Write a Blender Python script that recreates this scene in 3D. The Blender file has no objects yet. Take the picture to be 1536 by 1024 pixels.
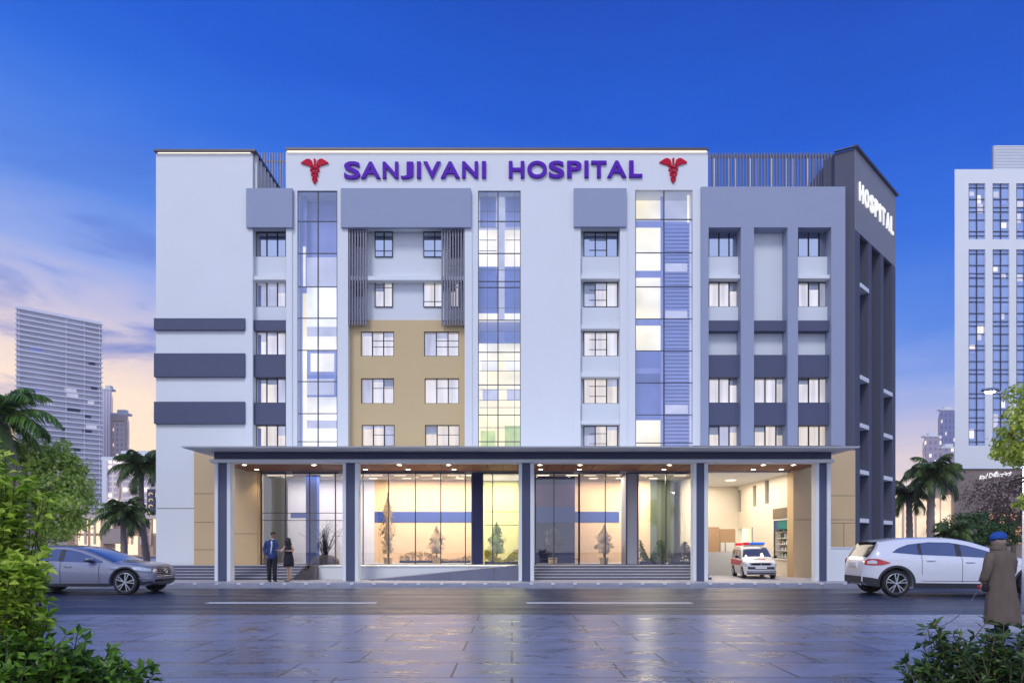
import bpy, bmesh, math, random
from mathutils import Vector, Matrix, Euler
R = math.radians
PI = math.pi
C = bpy.context.scene.collection
random.seed(7)
VX, VY, F = 768.0, 815.0, 1000.0          # vanishing point and focal length of the photograph, in its pixels
EYE = 1.5

def W(px, py, Y):
    return Vector(((px - VX) * Y / F, Y, EYE + (VY - py) * Y / F))
def WX(px, Y): return (px - VX) * Y / F
def WZ(py, Y): return EYE + (VY - py) * Y / F

def lin(c):
    c = c / 255.0
    return c / 12.92 if c <= 0.04045 else ((c + 0.055) / 1.055) ** 2.4
def srgb(r, g, b): return (lin(r), lin(g), lin(b), 1.0)

# ------------------------------------------------------------------ materials
def nodes_of(name):
    m = bpy.data.materials.new(name); m.use_nodes = True
    nt = m.node_tree
    return m, nt, nt.nodes['Principled BSDF'], nt.nodes['Material Output']

def mat(name, col, rough=0.6, metal=0.0, var=0.06, scale=3.0, bump=0.0, bscale=60.0, spec=0.5, coat=0.0, stretch=(1, 1, 1), rvar=0.0):
    m, nt, b, out = nodes_of(name)
    b.inputs['Roughness'].default_value = rough
    b.inputs['Metallic'].default_value = metal
    b.inputs['Specular IOR Level'].default_value = spec
    b.inputs['Coat Weight'].default_value = coat
    b.inputs['Coat Roughness'].default_value = 0.06
    tc = nt.nodes.new('ShaderNodeTexCoord')
    mp = nt.nodes.new('ShaderNodeMapping'); mp.inputs['Scale'].default_value = stretch
    nt.links.new(tc.outputs['Object'], mp.inputs['Vector'])
    n = nt.nodes.new('ShaderNodeTexNoise'); n.inputs['Scale'].default_value = scale; n.inputs['Detail'].default_value = 5
    nt.links.new(mp.outputs['Vector'], n.inputs['Vector'])
    mx = nt.nodes.new('ShaderNodeMix'); mx.data_type = 'RGBA'
    c = col[:3]
    mx.inputs['A'].default_value = (*[max(0, x * (1 - var)) for x in c], 1)
    mx.inputs['B'].default_value = (*[min(1, x * (1 + var)) for x in c], 1)
    nt.links.new(n.outputs['Fac'], mx.inputs['Factor'])
    nt.links.new(mx.outputs['Result'], b.inputs['Base Color'])
    if rvar:
        mr = nt.nodes.new('ShaderNodeMapRange')
        mr.inputs['From Min'].default_value = 0.3; mr.inputs['From Max'].default_value = 0.7
        mr.inputs['To Min'].default_value = max(0.02, rough - rvar); mr.inputs['To Max'].default_value = rough + rvar
        nt.links.new(n.outputs['Fac'], mr.inputs['Value']); nt.links.new(mr.outputs['Result'], b.inputs['Roughness'])
    if bump:
        n2 = nt.nodes.new('ShaderNodeTexNoise'); n2.inputs['Scale'].default_value = bscale; n2.inputs['Detail'].default_value = 4
        nt.links.new(mp.outputs['Vector'], n2.inputs['Vector'])
        bp = nt.nodes.new('ShaderNodeBump'); bp.inputs['Strength'].default_value = bump; bp.inputs['Distance'].default_value = 0.02
        nt.links.new(n2.outputs['Fac'], bp.inputs['Height']); nt.links.new(bp.outputs['Normal'], b.inputs['Normal'])
    return m

def emit(name, col, strength, var=0.15, scale=2.0, stretch=(1, 1, 1), col2=None):
    """a lit surface (lamp, lit room seen through a window)"""
    m, nt, b, out = nodes_of(name)
    b.inputs['Base Color'].default_value = (col[0] * .5, col[1] * .5, col[2] * .5, 1)
    b.inputs['Roughness'].default_value = 0.8
    tc = nt.nodes.new('ShaderNodeTexCoord')
    mp = nt.nodes.new('ShaderNodeMapping'); mp.inputs['Scale'].default_value = stretch
    nt.links.new(tc.outputs['Object'], mp.inputs['Vector'])
    n = nt.nodes.new('ShaderNodeTexNoise'); n.inputs['Scale'].default_value = scale; n.inputs['Detail'].default_value = 3
    nt.links.new(mp.outputs['Vector'], n.inputs['Vector'])
    mr = nt.nodes.new('ShaderNodeMapRange')
    mr.inputs['From Min'].default_value = 0.3; mr.inputs['From Max'].default_value = 0.7
    mr.inputs['To Min'].default_value = strength * (1 - var); mr.inputs['To Max'].default_value = strength * (1 + var)
    nt.links.new(n.outputs['Fac'], mr.inputs['Value'])
    b.inputs['Emission Color'].default_value = col
    if col2:
        n2 = nt.nodes.new('ShaderNodeTexNoise'); n2.inputs['Scale'].default_value = scale * .8; n2.noise_dimensions = '4D'; n2.inputs['W'].default_value = 3
        nt.links.new(mp.outputs['Vector'], n2.inputs['Vector'])
        r2 = nt.nodes.new('ShaderNodeMapRange'); r2.inputs['From Min'].default_value = .38; r2.inputs['From Max'].default_value = .62; nt.links.new(n2.outputs['Fac'], r2.inputs['Value'])
        mx = nt.nodes.new('ShaderNodeMix'); mx.data_type = 'RGBA'; mx.inputs['A'].default_value = col; mx.inputs['B'].default_value = col2
        nt.links.new(r2.outputs['Result'], mx.inputs['Factor']); nt.links.new(mx.outputs['Result'], b.inputs['Emission Color'])
    nt.links.new(mr.outputs['Result'], b.inputs['Emission Strength'])
    return m

def glass(name, tint=(0.85, 0.9, 1.0), refl=0.2, rough=0.02):
    m, nt, b, out = nodes_of(name); nt.nodes.remove(b)
    t = nt.nodes.new('ShaderNodeBsdfTransparent'); t.inputs['Color'].default_value = (*tint, 1)
    g = nt.nodes.new('ShaderNodeBsdfGlossy'); g.inputs['Roughness'].default_value = rough; g.inputs['Color'].default_value = (.92, .95, 1, 1)
    lw = nt.nodes.new('ShaderNodeLayerWeight'); lw.inputs['Blend'].default_value = 0.25
    mr = nt.nodes.new('ShaderNodeMapRange'); mr.inputs['To Min'].default_value = refl; mr.inputs['To Max'].default_value = 1.0
    nt.links.new(lw.outputs['Facing'], mr.inputs['Value'])
    pw = nt.nodes.new('ShaderNodeMix'); pw.data_type = 'FLOAT'
    mx = nt.nodes.new('ShaderNodeMixShader')
    ma = nt.nodes.new('ShaderNodeMath'); ma.operation = 'POWER'; ma.inputs[1].default_value = 4
    nt.links.new(lw.outputs['Facing'], ma.inputs[0]); nt.links.new(ma.outputs[0], mr.inputs['Value'])
    nt.nodes.remove(pw)
    nt.links.new(mr.outputs['Result'], mx.inputs['Fac'])
    nt.links.new(t.outputs[0], mx.inputs[1]); nt.links.new(g.outputs[0], mx.inputs[2])
    nt.links.new(mx.outputs[0], out.inputs['Surface'])
    return m

def leafmat(name, c1, c2, rough=0.5, trans=0.25):
    m, nt, b, out = nodes_of(name)
    tc = nt.nodes.new('ShaderNodeTexCoord')
    n = nt.nodes.new('ShaderNodeTexNoise'); n.inputs['Scale'].default_value = 6.0; n.inputs['Detail'].default_value = 3
    nt.links.new(tc.outputs['Object'], n.inputs['Vector'])
    g = nt.nodes.new('ShaderNodeNewGeometry')
    ad = nt.nodes.new('ShaderNodeMath'); ad.operation = 'ADD'
    nt.links.new(n.outputs['Fac'], ad.inputs[0]); nt.links.new(g.outputs['Random Per Island'], ad.inputs[1])
    mr = nt.nodes.new('ShaderNodeMapRange'); mr.inputs['From Min'].default_value = 0.45; mr.inputs['From Max'].default_value = 1.5
    nt.links.new(ad.outputs[0], mr.inputs['Value'])
    mx = nt.nodes.new('ShaderNodeMix'); mx.data_type = 'RGBA'
    mx.inputs['A'].default_value = c1; mx.inputs['B'].default_value = c2
    nt.links.new(mr.outputs['Result'], mx.inputs['Factor'])
    nt.links.new(mx.outputs['Result'], b.inputs['Base Color'])
    b.inputs['Roughness'].default_value = rough
    b.inputs['Specular IOR Level'].default_value = 0.35
    tr = nt.nodes.new('ShaderNodeBsdfTranslucent'); nt.links.new(mx.outputs['Result'], tr.inputs['Color'])
    ms = nt.nodes.new('ShaderNodeMixShader'); ms.inputs['Fac'].default_value = trans
    nt.links.new(b.outputs[0], ms.inputs[1]); nt.links.new(tr.outputs[0], ms.inputs[2])
    nt.links.new(ms.outputs[0], out.inputs['Surface'])
    return m

def brickmat(name, c1, c2, mortar, bw, rh, ms=0.01, rough=0.5, offset=0.5, axes='XY', rvar=0.1, bump=0.3, streak=(0.3, 3, 1), nscale=4, nvar=0.35, rotz=0.0, spec=0.5):
    m, nt, b, out = nodes_of(name)
    tc = nt.nodes.new('ShaderNodeTexCoord')
    mp = nt.nodes.new('ShaderNodeMapping')
    if axes == 'XZ': mp.inputs['Rotation'].default_value = (R(90), 0, 0)
    nt.links.new(tc.outputs['Object'], mp.inputs['Vector'])
    br = nt.nodes.new('ShaderNodeTexBrick')
    br.inputs['Color1'].default_value = c1; br.inputs['Color2'].default_value = c2; br.inputs['Mortar'].default_value = mortar
    br.inputs['Scale'].default_value = 1; br.inputs['Brick Width'].default_value = bw; br.inputs['Row Height'].default_value = rh
    br.inputs['Mortar Size'].default_value = ms; br.offset = offset; br.inputs['Mortar Smooth'].default_value = 0.2
    nt.links.new(mp.outputs['Vector'], br.inputs['Vector'])
    mp2 = nt.nodes.new('ShaderNodeMapping'); mp2.inputs['Scale'].default_value = streak
    nt.links.new(tc.outputs['Object'], mp2.inputs['Vector'])
    n = nt.nodes.new('ShaderNodeTexNoise'); n.inputs['Scale'].default_value = nscale; n.inputs['Detail'].default_value = 8; n.inputs['Roughness'].default_value = 0.65
    nt.links.new(mp2.outputs['Vector'], n.inputs['Vector'])
    mr = nt.nodes.new('ShaderNodeMapRange'); mr.inputs['From Min'].default_value = 0.3; mr.inputs['From Max'].default_value = 0.7
    mr.inputs['To Min'].default_value = 1 - nvar; mr.inputs['To Max'].default_value = 1 + nvar
    nt.links.new(n.outputs['Fac'], mr.inputs['Value'])
    vm = nt.nodes.new('ShaderNodeVectorMath'); vm.operation = 'SCALE'
    nt.links.new(br.outputs['Color'], vm.inputs[0]); nt.links.new(mr.outputs['Result'], vm.inputs['Scale'])
    nt.links.new(vm.outputs[0], b.inputs['Base Color'])
    m2 = nt.nodes.new('ShaderNodeMapRange'); m2.inputs['From Min'].default_value = 0.3; m2.inputs['From Max'].default_value = 0.7
    m2.inputs['To Min'].default_value = rough - rvar; m2.inputs['To Max'].default_value = rough + rvar
    nt.links.new(n.outputs['Fac'], m2.inputs['Value']); nt.links.new(m2.outputs['Result'], b.inputs['Roughness'])
    sm = nt.nodes.new('ShaderNodeMapRange'); sm.inputs['To Min'].default_value = spec; sm.inputs['To Max'].default_value = 0.10
    nt.links.new(br.outputs['Fac'], sm.inputs['Value']); nt.links.new(sm.outputs['Result'], b.inputs['Specular IOR Level'])
    if bump:
        n3 = nt.nodes.new('ShaderNodeTexNoise'); n3.inputs['Scale'].default_value = 30; n3.inputs['Detail'].default_value = 5
        nt.links.new(mp2.outputs['Vector'], n3.inputs['Vector'])
        mm = nt.nodes.new('ShaderNodeMath'); mm.operation = 'MULTIPLY_ADD'
        nt.links.new(br.outputs['Fac'], mm.inputs[0]); mm.inputs[1].default_value = -1.2; nt.links.new(n3.outputs['Fac'], mm.inputs[2])
        bp = nt.nodes.new('ShaderNodeBump'); bp.inputs['Strength'].default_value = bump; bp.inputs['Distance'].default_value = 0.01
        nt.links.new(mm.outputs[0], bp.inputs['Height']); nt.links.new(bp.outputs['Normal'], b.inputs['Normal'])
    return m

def citymat(name, wall, win, lit, bw, rh, ms, litfrac=0.3, strength=1.2, axes='XZ', offset=0.0, rough=0.4, horiz=False):
    """far facade: a grid of windows, some of them lit"""
    m, nt, b, out = nodes_of(name)
    tc = nt.nodes.new('ShaderNodeTexCoord'); mp = nt.nodes.new('ShaderNodeMapping')
    sx = nt.nodes.new('ShaderNodeSeparateXYZ'); nt.links.new(tc.outputs['Object'], sx.inputs[0])
    ad = nt.nodes.new('ShaderNodeMath'); ad.operation = 'ADD'
    nt.links.new(sx.outputs['X'], ad.inputs[0]); nt.links.new(sx.outputs['Y'], ad.inputs[1])
    cb = nt.nodes.new('ShaderNodeCombineXYZ'); nt.links.new(ad.outputs[0], cb.inputs['X']); nt.links.new(sx.outputs['Z'], cb.inputs['Y'])
    br = nt.nodes.new('ShaderNodeTexBrick')
    br.inputs['Color1'].default_value = (0, 0, 0, 1); br.inputs['Color2'].default_value = (1, 1, 1, 1); br.inputs['Mortar'].default_value = (0, 0, 0, 1)
    br.inputs['Scale'].default_value = 1; br.inputs['Brick Width'].default_value = bw; br.inputs['Row Height'].default_value = rh
    br.inputs['Mortar Size'].default_value = ms; br.offset = offset; br.inputs['Mortar Smooth'].default_value = 0
    nt.links.new(cb.outputs[0], br.inputs['Vector'])
    mx = nt.nodes.new('ShaderNodeMix'); mx.data_type = 'RGBA'
    mx.inputs['A'].default_value = win; mx.inputs['B'].default_value = wall
    nt.links.new(br.outputs['Fac'], mx.inputs['Factor']); nt.links.new(mx.outputs['Result'], b.inputs['Base Color'])
    gt = nt.nodes.new('ShaderNodeMath'); gt.operation = 'GREATER_THAN'; gt.inputs[1].default_value = 1 - litfrac
    nt.links.new(br.outputs['Color'], gt.inputs[0])
    inv = nt.nodes.new('ShaderNodeMath'); inv.operation = 'SUBTRACT'; inv.inputs[0].default_value = 1; nt.links.new(br.outputs['Fac'], inv.inputs[1])
    mu = nt.nodes.new('ShaderNodeMath'); mu.operation = 'MULTIPLY'; nt.links.new(gt.outputs[0], mu.inputs[0]); nt.links.new(inv.outputs[0], mu.inputs[1])
    mu2 = nt.nodes.new('ShaderNodeMath'); mu2.operation = 'MULTIPLY'; nt.links.new(mu.outputs[0], mu2.inputs[0]); mu2.inputs[1].default_value = strength
    b.inputs['Emission Color'].default_value = lit
    nt.links.new(mu2.outputs[0], b.inputs['Emission Strength'])
    mr = nt.nodes.new('ShaderNodeMapRange'); mr.inputs['To Min'].default_value = 0.12; mr.inputs['To Max'].default_value = 0.7
    nt.links.new(br.outputs['Fac'], mr.inputs['Value']); nt.links.new(mr.outputs['Result'], b.inputs['Roughness'])
    return m

# ------------------------------------------------------------------ mesh builder
class MB:
    def __init__(s): s.v, s.f, s.m, s.mats = [], [], [], []
    def mi(s, m):
        if m not in s.mats: s.mats.append(m)
        return s.mats.index(m)
    def face(s, pts, m):
        i = len(s.v); s.v.extend([tuple(p) for p in pts]); s.f.append(tuple(range(i, i + len(pts)))); s.m.append(s.mi(m))
    def add(s, vs, fs, m):
        i = len(s.v); s.v.extend([tuple(p) for p in vs]); k = s.mi(m)
        for f in fs: s.f.append(tuple(i + a for a in f)); s.m.append(k)
    def box(s, x0, x1, y0, y1, z0, z1, m, M=None):
        vs = [(x0, y0, z0), (x1, y0, z0), (x1, y1, z0), (x0, y1, z0), (x0, y0, z1), (x1, y0, z1), (x1, y1, z1), (x0, y1, z1)]
        if M is not None: vs = [tuple(M @ Vector(v)) for v in vs]
        s.add(vs, [(3, 2, 1, 0), (4, 5, 6, 7), (0, 1, 5, 4), (1, 2, 6, 5), (2, 3, 7, 6), (3, 0, 4, 7)], m)
    def pb(s, px0, px1, py0, py1, Y, Yb, m):
        """a box whose front face, Y metres away, covers this rectangle of the photograph"""
        s.box(WX(px0, Y), WX(px1, Y), Y, Yb, WZ(py1, Y), WZ(py0, Y), m)
    def tube(s, pts, rad, m, seg=8, cap=True, sq=None):
        pts = [Vector(p) for p in pts]; n = len(pts)
        if not hasattr(rad, '__len__'): rad = [rad] * n
        vs = []; up = None
        for i, p in enumerate(pts):
            d = (pts[min(i + 1, n - 1)] - pts[max(i - 1, 0)])
            d = d.normalized() if d.length > 1e-9 else Vector((0, 0, 1))
            if up is None:
                up = Vector((0, 0, 1)) if abs(d.z) < .9 else Vector((0, 1, 0))
            a = d.cross(up)
            if a.length < 1e-6: a = d.cross(Vector((1, 0, 0)))
            a.normalize(); b = a.cross(d).normalized(); up = b
            for k in range(seg):
                t = 2 * PI * k / seg
                ra = rad[i]; rb = ra if sq is None else ra * (sq[i] if hasattr(sq, '__len__') else sq)
                vs.append(p + a * math.cos(t) * ra + b * math.sin(t) * rb)
        fs = []
        for i in range(n - 1):
            for k in range(seg):
                k2 = (k + 1) % seg
                fs.append((i * seg + k, i * seg + k2, (i + 1) * seg + k2, (i + 1) * seg + k))
        if cap:
            fs.append(tuple(range(seg - 1, -1, -1))); fs.append(tuple(range((n - 1) * seg, n * seg)))
        s.add(vs, fs, m)
    def rings(s, rs, m, cap=True):
        """loft closed rings of equal vertex count"""
        n = len(rs[0]); vs = [p for r in rs for p in r]; fs = []
        for i in range(len(rs) - 1):
            for k in range(n):
                k2 = (k + 1) % n
                fs.append((i * n + k, i * n + k2, (i + 1) * n + k2, (i + 1) * n + k))
        if cap:
            fs.append(tuple(range(n - 1, -1, -1))); fs.append(tuple(range((len(rs) - 1) * n, len(rs) * n)))
        s.add(vs, fs, m)
    def grid(s, P, m, closed=False):
        nu, nv = len(P), len(P[0]); vs = [p for r in P for p in r]; fs = []
        for i in range(nu - 1):
            for j in range(nv - 1):
                fs.append((i * nv + j, i * nv + j + 1, (i + 1) * nv + j + 1, (i + 1) * nv + j))
        s.add(vs, fs, m)
    def lathe(s, prof, m, seg=24, axis='Z', c=(0, 0, 0)):
        vs = []; fs = []; n = len(prof)
        for k in range(seg):
            t = 2 * PI * k / seg
            for r, h in prof:
                if axis == 'Z': p = (c[0] + r * math.cos(t), c[1] + r * math.sin(t), c[2] + h)
                else: p = (c[0] + r * math.cos(t), c[1] + h, c[2] + r * math.sin(t))
                vs.append(p)
        for k in range(seg):
            k2 = (k + 1) % seg
            for i in range(n - 1):
                fs.append((k * n + i, k2 * n + i, k2 * n + i + 1, k * n + i + 1))
        s.add(vs, fs, m)
    def ball(s, c, r, m, seg=10, rings=7):
        if not hasattr(r, '__len__'): r = (r, r, r)
        rs = []
        for i in range(1, rings):
            t = PI * i / rings
            rs.append([(c[0] + r[0] * math.sin(t) * math.cos(2 * PI * k / seg), c[1] + r[1] * math.sin(t) * math.sin(2 * PI * k / seg), c[2] - r[2] * math.cos(t)) for k in range(seg)])
        s.rings(rs, m)
    def wall(s, px0, px1, py0, py1, holes, Y, Yb, m, rm=None):
        """a wall face in the plane Y with rectangular openings whose reveals run back to Yb (rectangles in photograph pixels)"""
        rm = rm or m
        xs = sorted({px0, px1, *[h[0] for h in holes], *[h[1] for h in holes]}); ys = sorted({py0, py1, *[h[2] for h in holes], *[h[3] for h in holes]})
        xs = [x for x in xs if px0 <= x <= px1]; ys = [y for y in ys if py0 <= y <= py1]
        for i in range(len(xs) - 1):
            for j in range(len(ys) - 1):
                cx, cy = (xs[i] + xs[i + 1]) / 2, (ys[j] + ys[j + 1]) / 2
                if any(h[0] < cx < h[1] and h[2] < cy < h[3] for h in holes): continue
                s.face([W(xs[i], ys[j + 1], Y), W(xs[i + 1], ys[j + 1], Y), W(xs[i + 1], ys[j], Y), W(xs[i], ys[j], Y)], m)
        for h in holes:
            a, b, t, u = WX(h[0], Y), WX(h[1], Y), WZ(h[2], Y), WZ(h[3], Y)
            s.face([(a, Y, u), (a, Y, t), (a, Yb, t), (a, Yb, u)], rm); s.face([(b, Y, t), (b, Y, u), (b, Yb, u), (b, Yb, t)], rm)
            s.face([(a, Y, t), (b, Y, t), (b, Yb, t), (a, Yb, t)], rm); s.face([(a, Y, u), (a, Yb, u), (b, Yb, u), (b, Y, u)], rm)
    def build(s, name, parent=None, smooth=False, bevel=0.0, world=True, auto=None):
        me = bpy.data.meshes.new(name)
        off = Vector((0, 0, 0))
        if parent is not None and world: off = wloc(parent)
        me.from_pydata([(v[0] - off.x, v[1] - off.y, v[2] - off.z) for v in s.v], [], s.f)
        for m in s.mats: me.materials.append(m)
        me.polygons.foreach_set('material_index', s.m)
        if smooth: me.polygons.foreach_set('use_smooth', [True] * len(me.polygons))
        me.update()
        o = bpy.data.objects.new(name, me); C.objects.link(o)
        if parent is not None: o.parent = parent
        if auto is not None:
            me.polygons.foreach_set('use_smooth', [True] * len(me.polygons)); me.set_sharp_from_angle(angle=R(auto))
        if bevel:
            b = o.modifiers.new('Bevel', 'BEVEL'); b.width = bevel; b.segments = 2; b.limit_method = 'ANGLE'
        return o

def wloc(o):
    v = Vector(o.location)
    while o.parent is not None: o = o.parent; v = v + Vector(o.location)
    return v

def tag(o, label=None, cat=None, group=None, kind=None):
    if label: o['label'] = label
    if cat: o['category'] = cat
    if group: o['group'] = group
    if kind: o['kind'] = kind
    return o
def empty(name, loc=(0, 0, 0), rz=0, label=None, cat=None, group=None):
    o = bpy.data.objects.new(name, None); C.objects.link(o); o.location = loc; o.rotation_euler = (0, 0, rz)
    o.empty_display_size = 0.2
    return tag(o, label, cat, group)
def struct(o): o['kind'] = 'structure'; return o

# ------------------------------------------------------------------ material library
M = {}
M['white'] = mat('white_render', (0.81, 0.835, 0.83), 0.75, var=0.035, scale=0.7, bump=0.05, bscale=90)
M['light'] = mat('pale_render', (0.75, 0.785, 0.80), 0.75, var=0.03, scale=1.2, bump=0.05, bscale=90)
M['grey'] = mat('lavender_grey_render', (0.33, 0.37, 0.49), 0.7, var=0.03, scale=0.9, bump=0.05, bscale=90)
M['dark'] = mat('slate_render', (0.078, 0.088, 0.155), 0.6, var=0.06, scale=1.5, bump=0.05, bscale=90)
M['tower'] = mat('charcoal_render', (0.085, 0.092, 0.135), 0.7, var=0.06, scale=0.8, bump=0.05, bscale=90)
M['tower_lit'] = mat('charcoal_render_lit', (0.27, 0.27, 0.30), 0.7, var=0.05, scale=0.8, bump=0.05, bscale=90)  # paler charcoal copy: light on the upper face put into its colour
M['tan'] = mat('tan_render', (0.66, 0.50, 0.26), 0.8, var=0.05, scale=1.2, bump=0.05, bscale=90)
M['tanlo'] = mat('tan_cladding', (0.64, 0.465, 0.25), 0.6, var=0.05, scale=1.0)
M['joint'] = mat('joint_shadow_gap', (0.12, 0.09, 0.06), 0.9)
M['cap'] = mat('dark_metal_cap', (0.12, 0.11, 0.12), 0.4, metal=0.6)
M['frame'] = mat('black_window_frame', (0.012, 0.013, 0.02), 0.4, spec=0.3)
M['mull'] = mat('slate_mullion', (0.05, 0.055, 0.09), 0.4)
M['fin'] = mat('grey_metal_fin', (0.20, 0.20, 0.25), 0.4, metal=0.3)
M['finl'] = mat('pale_metal_fin', (0.75, 0.73, 0.70), 0.45)
M['glass'] = glass('window_glass', (0.9, 0.93, 1.0), 0.22)
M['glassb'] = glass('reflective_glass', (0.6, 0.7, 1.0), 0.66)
M['glassl'] = glass('lobby_glass', (0.95, 0.95, 0.95), 0.13)
M['blind'] = emit('lit_blind', (1.0, 0.93, 0.92, 1), 0.74, 0.28, 1.1, (4, 1, 0.3), col2=(1.0, 0.88, 0.76, 1))
M['blindw'] = emit('lit_blind_warm', (1.0, 0.87, 0.72, 1), 0.78, 0.30, 1.1, (4, 1, 0.3), col2=(1.0, 0.80, 0.55, 1))
M['blindd'] = emit('dim_blind', (0.86, 0.84, 0.98, 1), 0.45, 0.35, 1.1, (4, 1, 0.3))
M['roomw'] = emit('lit_room_white', (1.0, 0.97, 0.93, 1), 1.0, 0.35, 0.5, col2=(1.0, 0.86, 0.60, 1))
M['roomc'] = emit('lit_room_cream', (1.0, 0.84, 0.48, 1), 1.05, 0.35, 0.5, col2=(1.0, 0.95, 0.82, 1))
M['roomg'] = emit('lit_room_dim', (0.72, 0.72, 0.86, 1), 0.55, 0.2, 1.5)
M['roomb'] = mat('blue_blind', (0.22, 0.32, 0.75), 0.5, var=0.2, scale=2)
M['roombl'] = mat('pale_blue_blind_and_sky', (0.40, 0.46, 0.85), 0.5, var=0.15, scale=2)  # blind blue; also painted in for sky reflected by unlit glass
M['roomd'] = mat('dark_room', (0.05, 0.06, 0.12), 0.7)
M['led'] = emit('warm_led', (1.0, 0.86, 0.66, 1), 1.9, 0.05)
M['down'] = emit('downlight_lens', (1.0, 0.82, 0.56, 1), 22.0, 0.02)
M['wood'] = mat('timber_soffit', (0.25, 0.095, 0.052), 0.6, var=0.35, scale=3, stretch=(14, 0.6, 1))
M['gap'] = mat('timber_gap', (0.012, 0.008, 0.008), 0.8)
M['purple'] = mat('purple_sign_face', (0.105, 0.008, 0.42), 0.55, var=0.05, spec=0.2)
M['red'] = mat('red_sign_face', (0.60, 0.006, 0.035), 0.6, var=0.05, spec=0.15)
M['lime'] = emit('lit_green_room', (0.75, 0.85, 0.25, 1), 0.75, 0.3, 1.5, col2=(0.35, 0.5, 0.12, 1))
M['signw'] = mat('white_sign_letter', (0.85, 0.86, 0.9), 0.4, var=0.02)
M['signglow'] = emit('glowing_white_letter', (1, 1, 1, 1), 0.75, 0.04)  # white letters given an added glow to read bright; no lamp behind them
M['asphalt'] = mat('wet_asphalt', (0.019, 0.031, 0.072), 0.35, var=0.40, scale=1.0, bump=0.3, bscale=110, stretch=(0.25, 1.6, 1), rvar=0.12, spec=0.3)
M['pave'] = brickmat('wet_stone_slabs', (0.185, 0.22, 0.34, 1), (0.13, 0.165, 0.28, 1), (0.03, 0.034, 0.06, 1), 1.8, 0.86, 0.015, 0.31, 0.35, rvar=0.10, bump=0.14, streak=(0.7, 1.5, 1), nscale=2.2, nvar=0.55)
M['walk'] = brickmat('sidewalk_paving', (0.42, 0.42, 0.47, 1), (0.36, 0.37, 0.42, 1), (0.15, 0.15, 0.17, 1), 0.6, 0.4, 0.008, 0.5)
M['kerb'] = mat('kerb_stone', (0.34, 0.35, 0.42), 0.6, var=0.25, scale=6)
M['kerbw'] = mat('kerb_white_paint', (0.75, 0.76, 0.8), 0.5, var=0.15, scale=9)
M['line'] = mat('road_paint', (0.75, 0.76, 0.8), 0.55, var=0.25, scale=7)
M['ground'] = mat('far_ground', (0.16, 0.15, 0.16), 0.8, var=0.3, scale=0.2)
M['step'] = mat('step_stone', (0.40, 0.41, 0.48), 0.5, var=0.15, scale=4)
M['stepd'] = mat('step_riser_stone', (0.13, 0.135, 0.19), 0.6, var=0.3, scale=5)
M['ramp'] = mat('ramp_stone', (0.17, 0.18, 0.25), 0.55, var=0.15, scale=3)
M['granite'] = mat('brown_granite', (0.10, 0.085, 0.09), 0.35, var=0.5, scale=8)
M['trunk'] = mat('bark', (0.12, 0.09, 0.065), 0.9, var=0.4, scale=12, bump=0.6, bscale=30)
M['palmtrunk'] = mat('palm_bark', (0.17, 0.13, 0.115), 0.9, var=0.35, scale=14, bump=0.5, bscale=25, stretch=(1, 1, 3))
# ------------------------------------------------------------------ camera
cam = bpy.data.cameras.new('camera'); co = bpy.data.objects.new('camera', cam); C.objects.link(co)
co.location = (0, 0, EYE); co.rotation_euler = (R(90), 0, 0)
cam.lens = 36 * F / 1536; cam.sensor_width = 36; cam.shift_y = (VY - 512) / 1536; cam.clip_end = 3000; cam.clip_start = 0.05
sc = bpy.context.scene; sc.camera = co
sc.view_settings.view_transform = 'Standard'; sc.view_settings.look = 'None'; sc.view_settings.exposure = 0; sc.view_settings.gamma = 1
sc.render.engine = 'CYCLES'
sc.cycles.use_denoising = True; sc.cycles.max_bounces = 7; sc.cycles.transparent_max_bounces = 12; sc.cycles.diffuse_bounces = 3
sc.cycles.glossy_bounces = 4; sc.cycles.sample_clamp_indirect = 4; sc.cycles.caustics_reflective = False; sc.cycles.caustics_refractive = False

# ------------------------------------------------------------------ dusk sky
SUN_EL, SUN_AZ = R(46), R(198)
w = bpy.data.worlds.new('World'); sc.world = w; w.use_nodes = True
nt = w.node_tree; nt.nodes.clear(); N = nt.nodes.new; L = nt.links.new
out = N('ShaderNodeOutputWorld')
sky = N('ShaderNodeTexSky'); sky.sky_type = 'NISHITA'; sky.sun_disc = False; sky.sun_elevation = SUN_EL; sky.sun_rotation = SUN_AZ
bg0 = N('ShaderNodeBackground'); bg0.inputs['Strength'].default_value = 0.006; L(sky.outputs[0], bg0.inputs['Color'])
tc = N('ShaderNodeTexCoord'); sx = N('ShaderNodeSeparateXYZ'); L(tc.outputs['Generated'], sx.inputs[0])
def mth(op, a, b=None, c=None, clamp=False):
    n = N('ShaderNodeMath'); n.operation = op; n.use_clamp = clamp
    for i, q in enumerate((a, b, c)):
        if q is None: continue
        if isinstance(q, (int, float)): n.inputs[i].default_value = q
        else: L(q, n.inputs[i])
    return n.outputs[0]
mp = N('ShaderNodeMapping'); mp.inputs['Scale'].default_value = (1.0, 1.0, 4.5); mp.inputs['Rotation'].default_value = (0, R(7), 0); L(tc.outputs['Generated'], mp.inputs['Vector'])
cn = N('ShaderNodeTexNoise'); cn.inputs['Scale'].default_value = 4.2; cn.inputs['Detail'].default_value = 8; cn.inputs['Roughness'].default_value = 0.6; cn.inputs['Distortion'].default_value = 0.4
L(mp.outputs[0], cn.inputs['Vector'])
t0 = mth('MULTIPLY_ADD', sx.outputs['X'], 0.14, sx.outputs['Z'])
t1 = mth('MULTIPLY_ADD', mth('SUBTRACT', cn.outputs['Fac'], 0.5), 0.10, t0)
rp = N('ShaderNodeValToRGB'); L(t1, rp.inputs[0])
cr = rp.color_ramp
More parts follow.
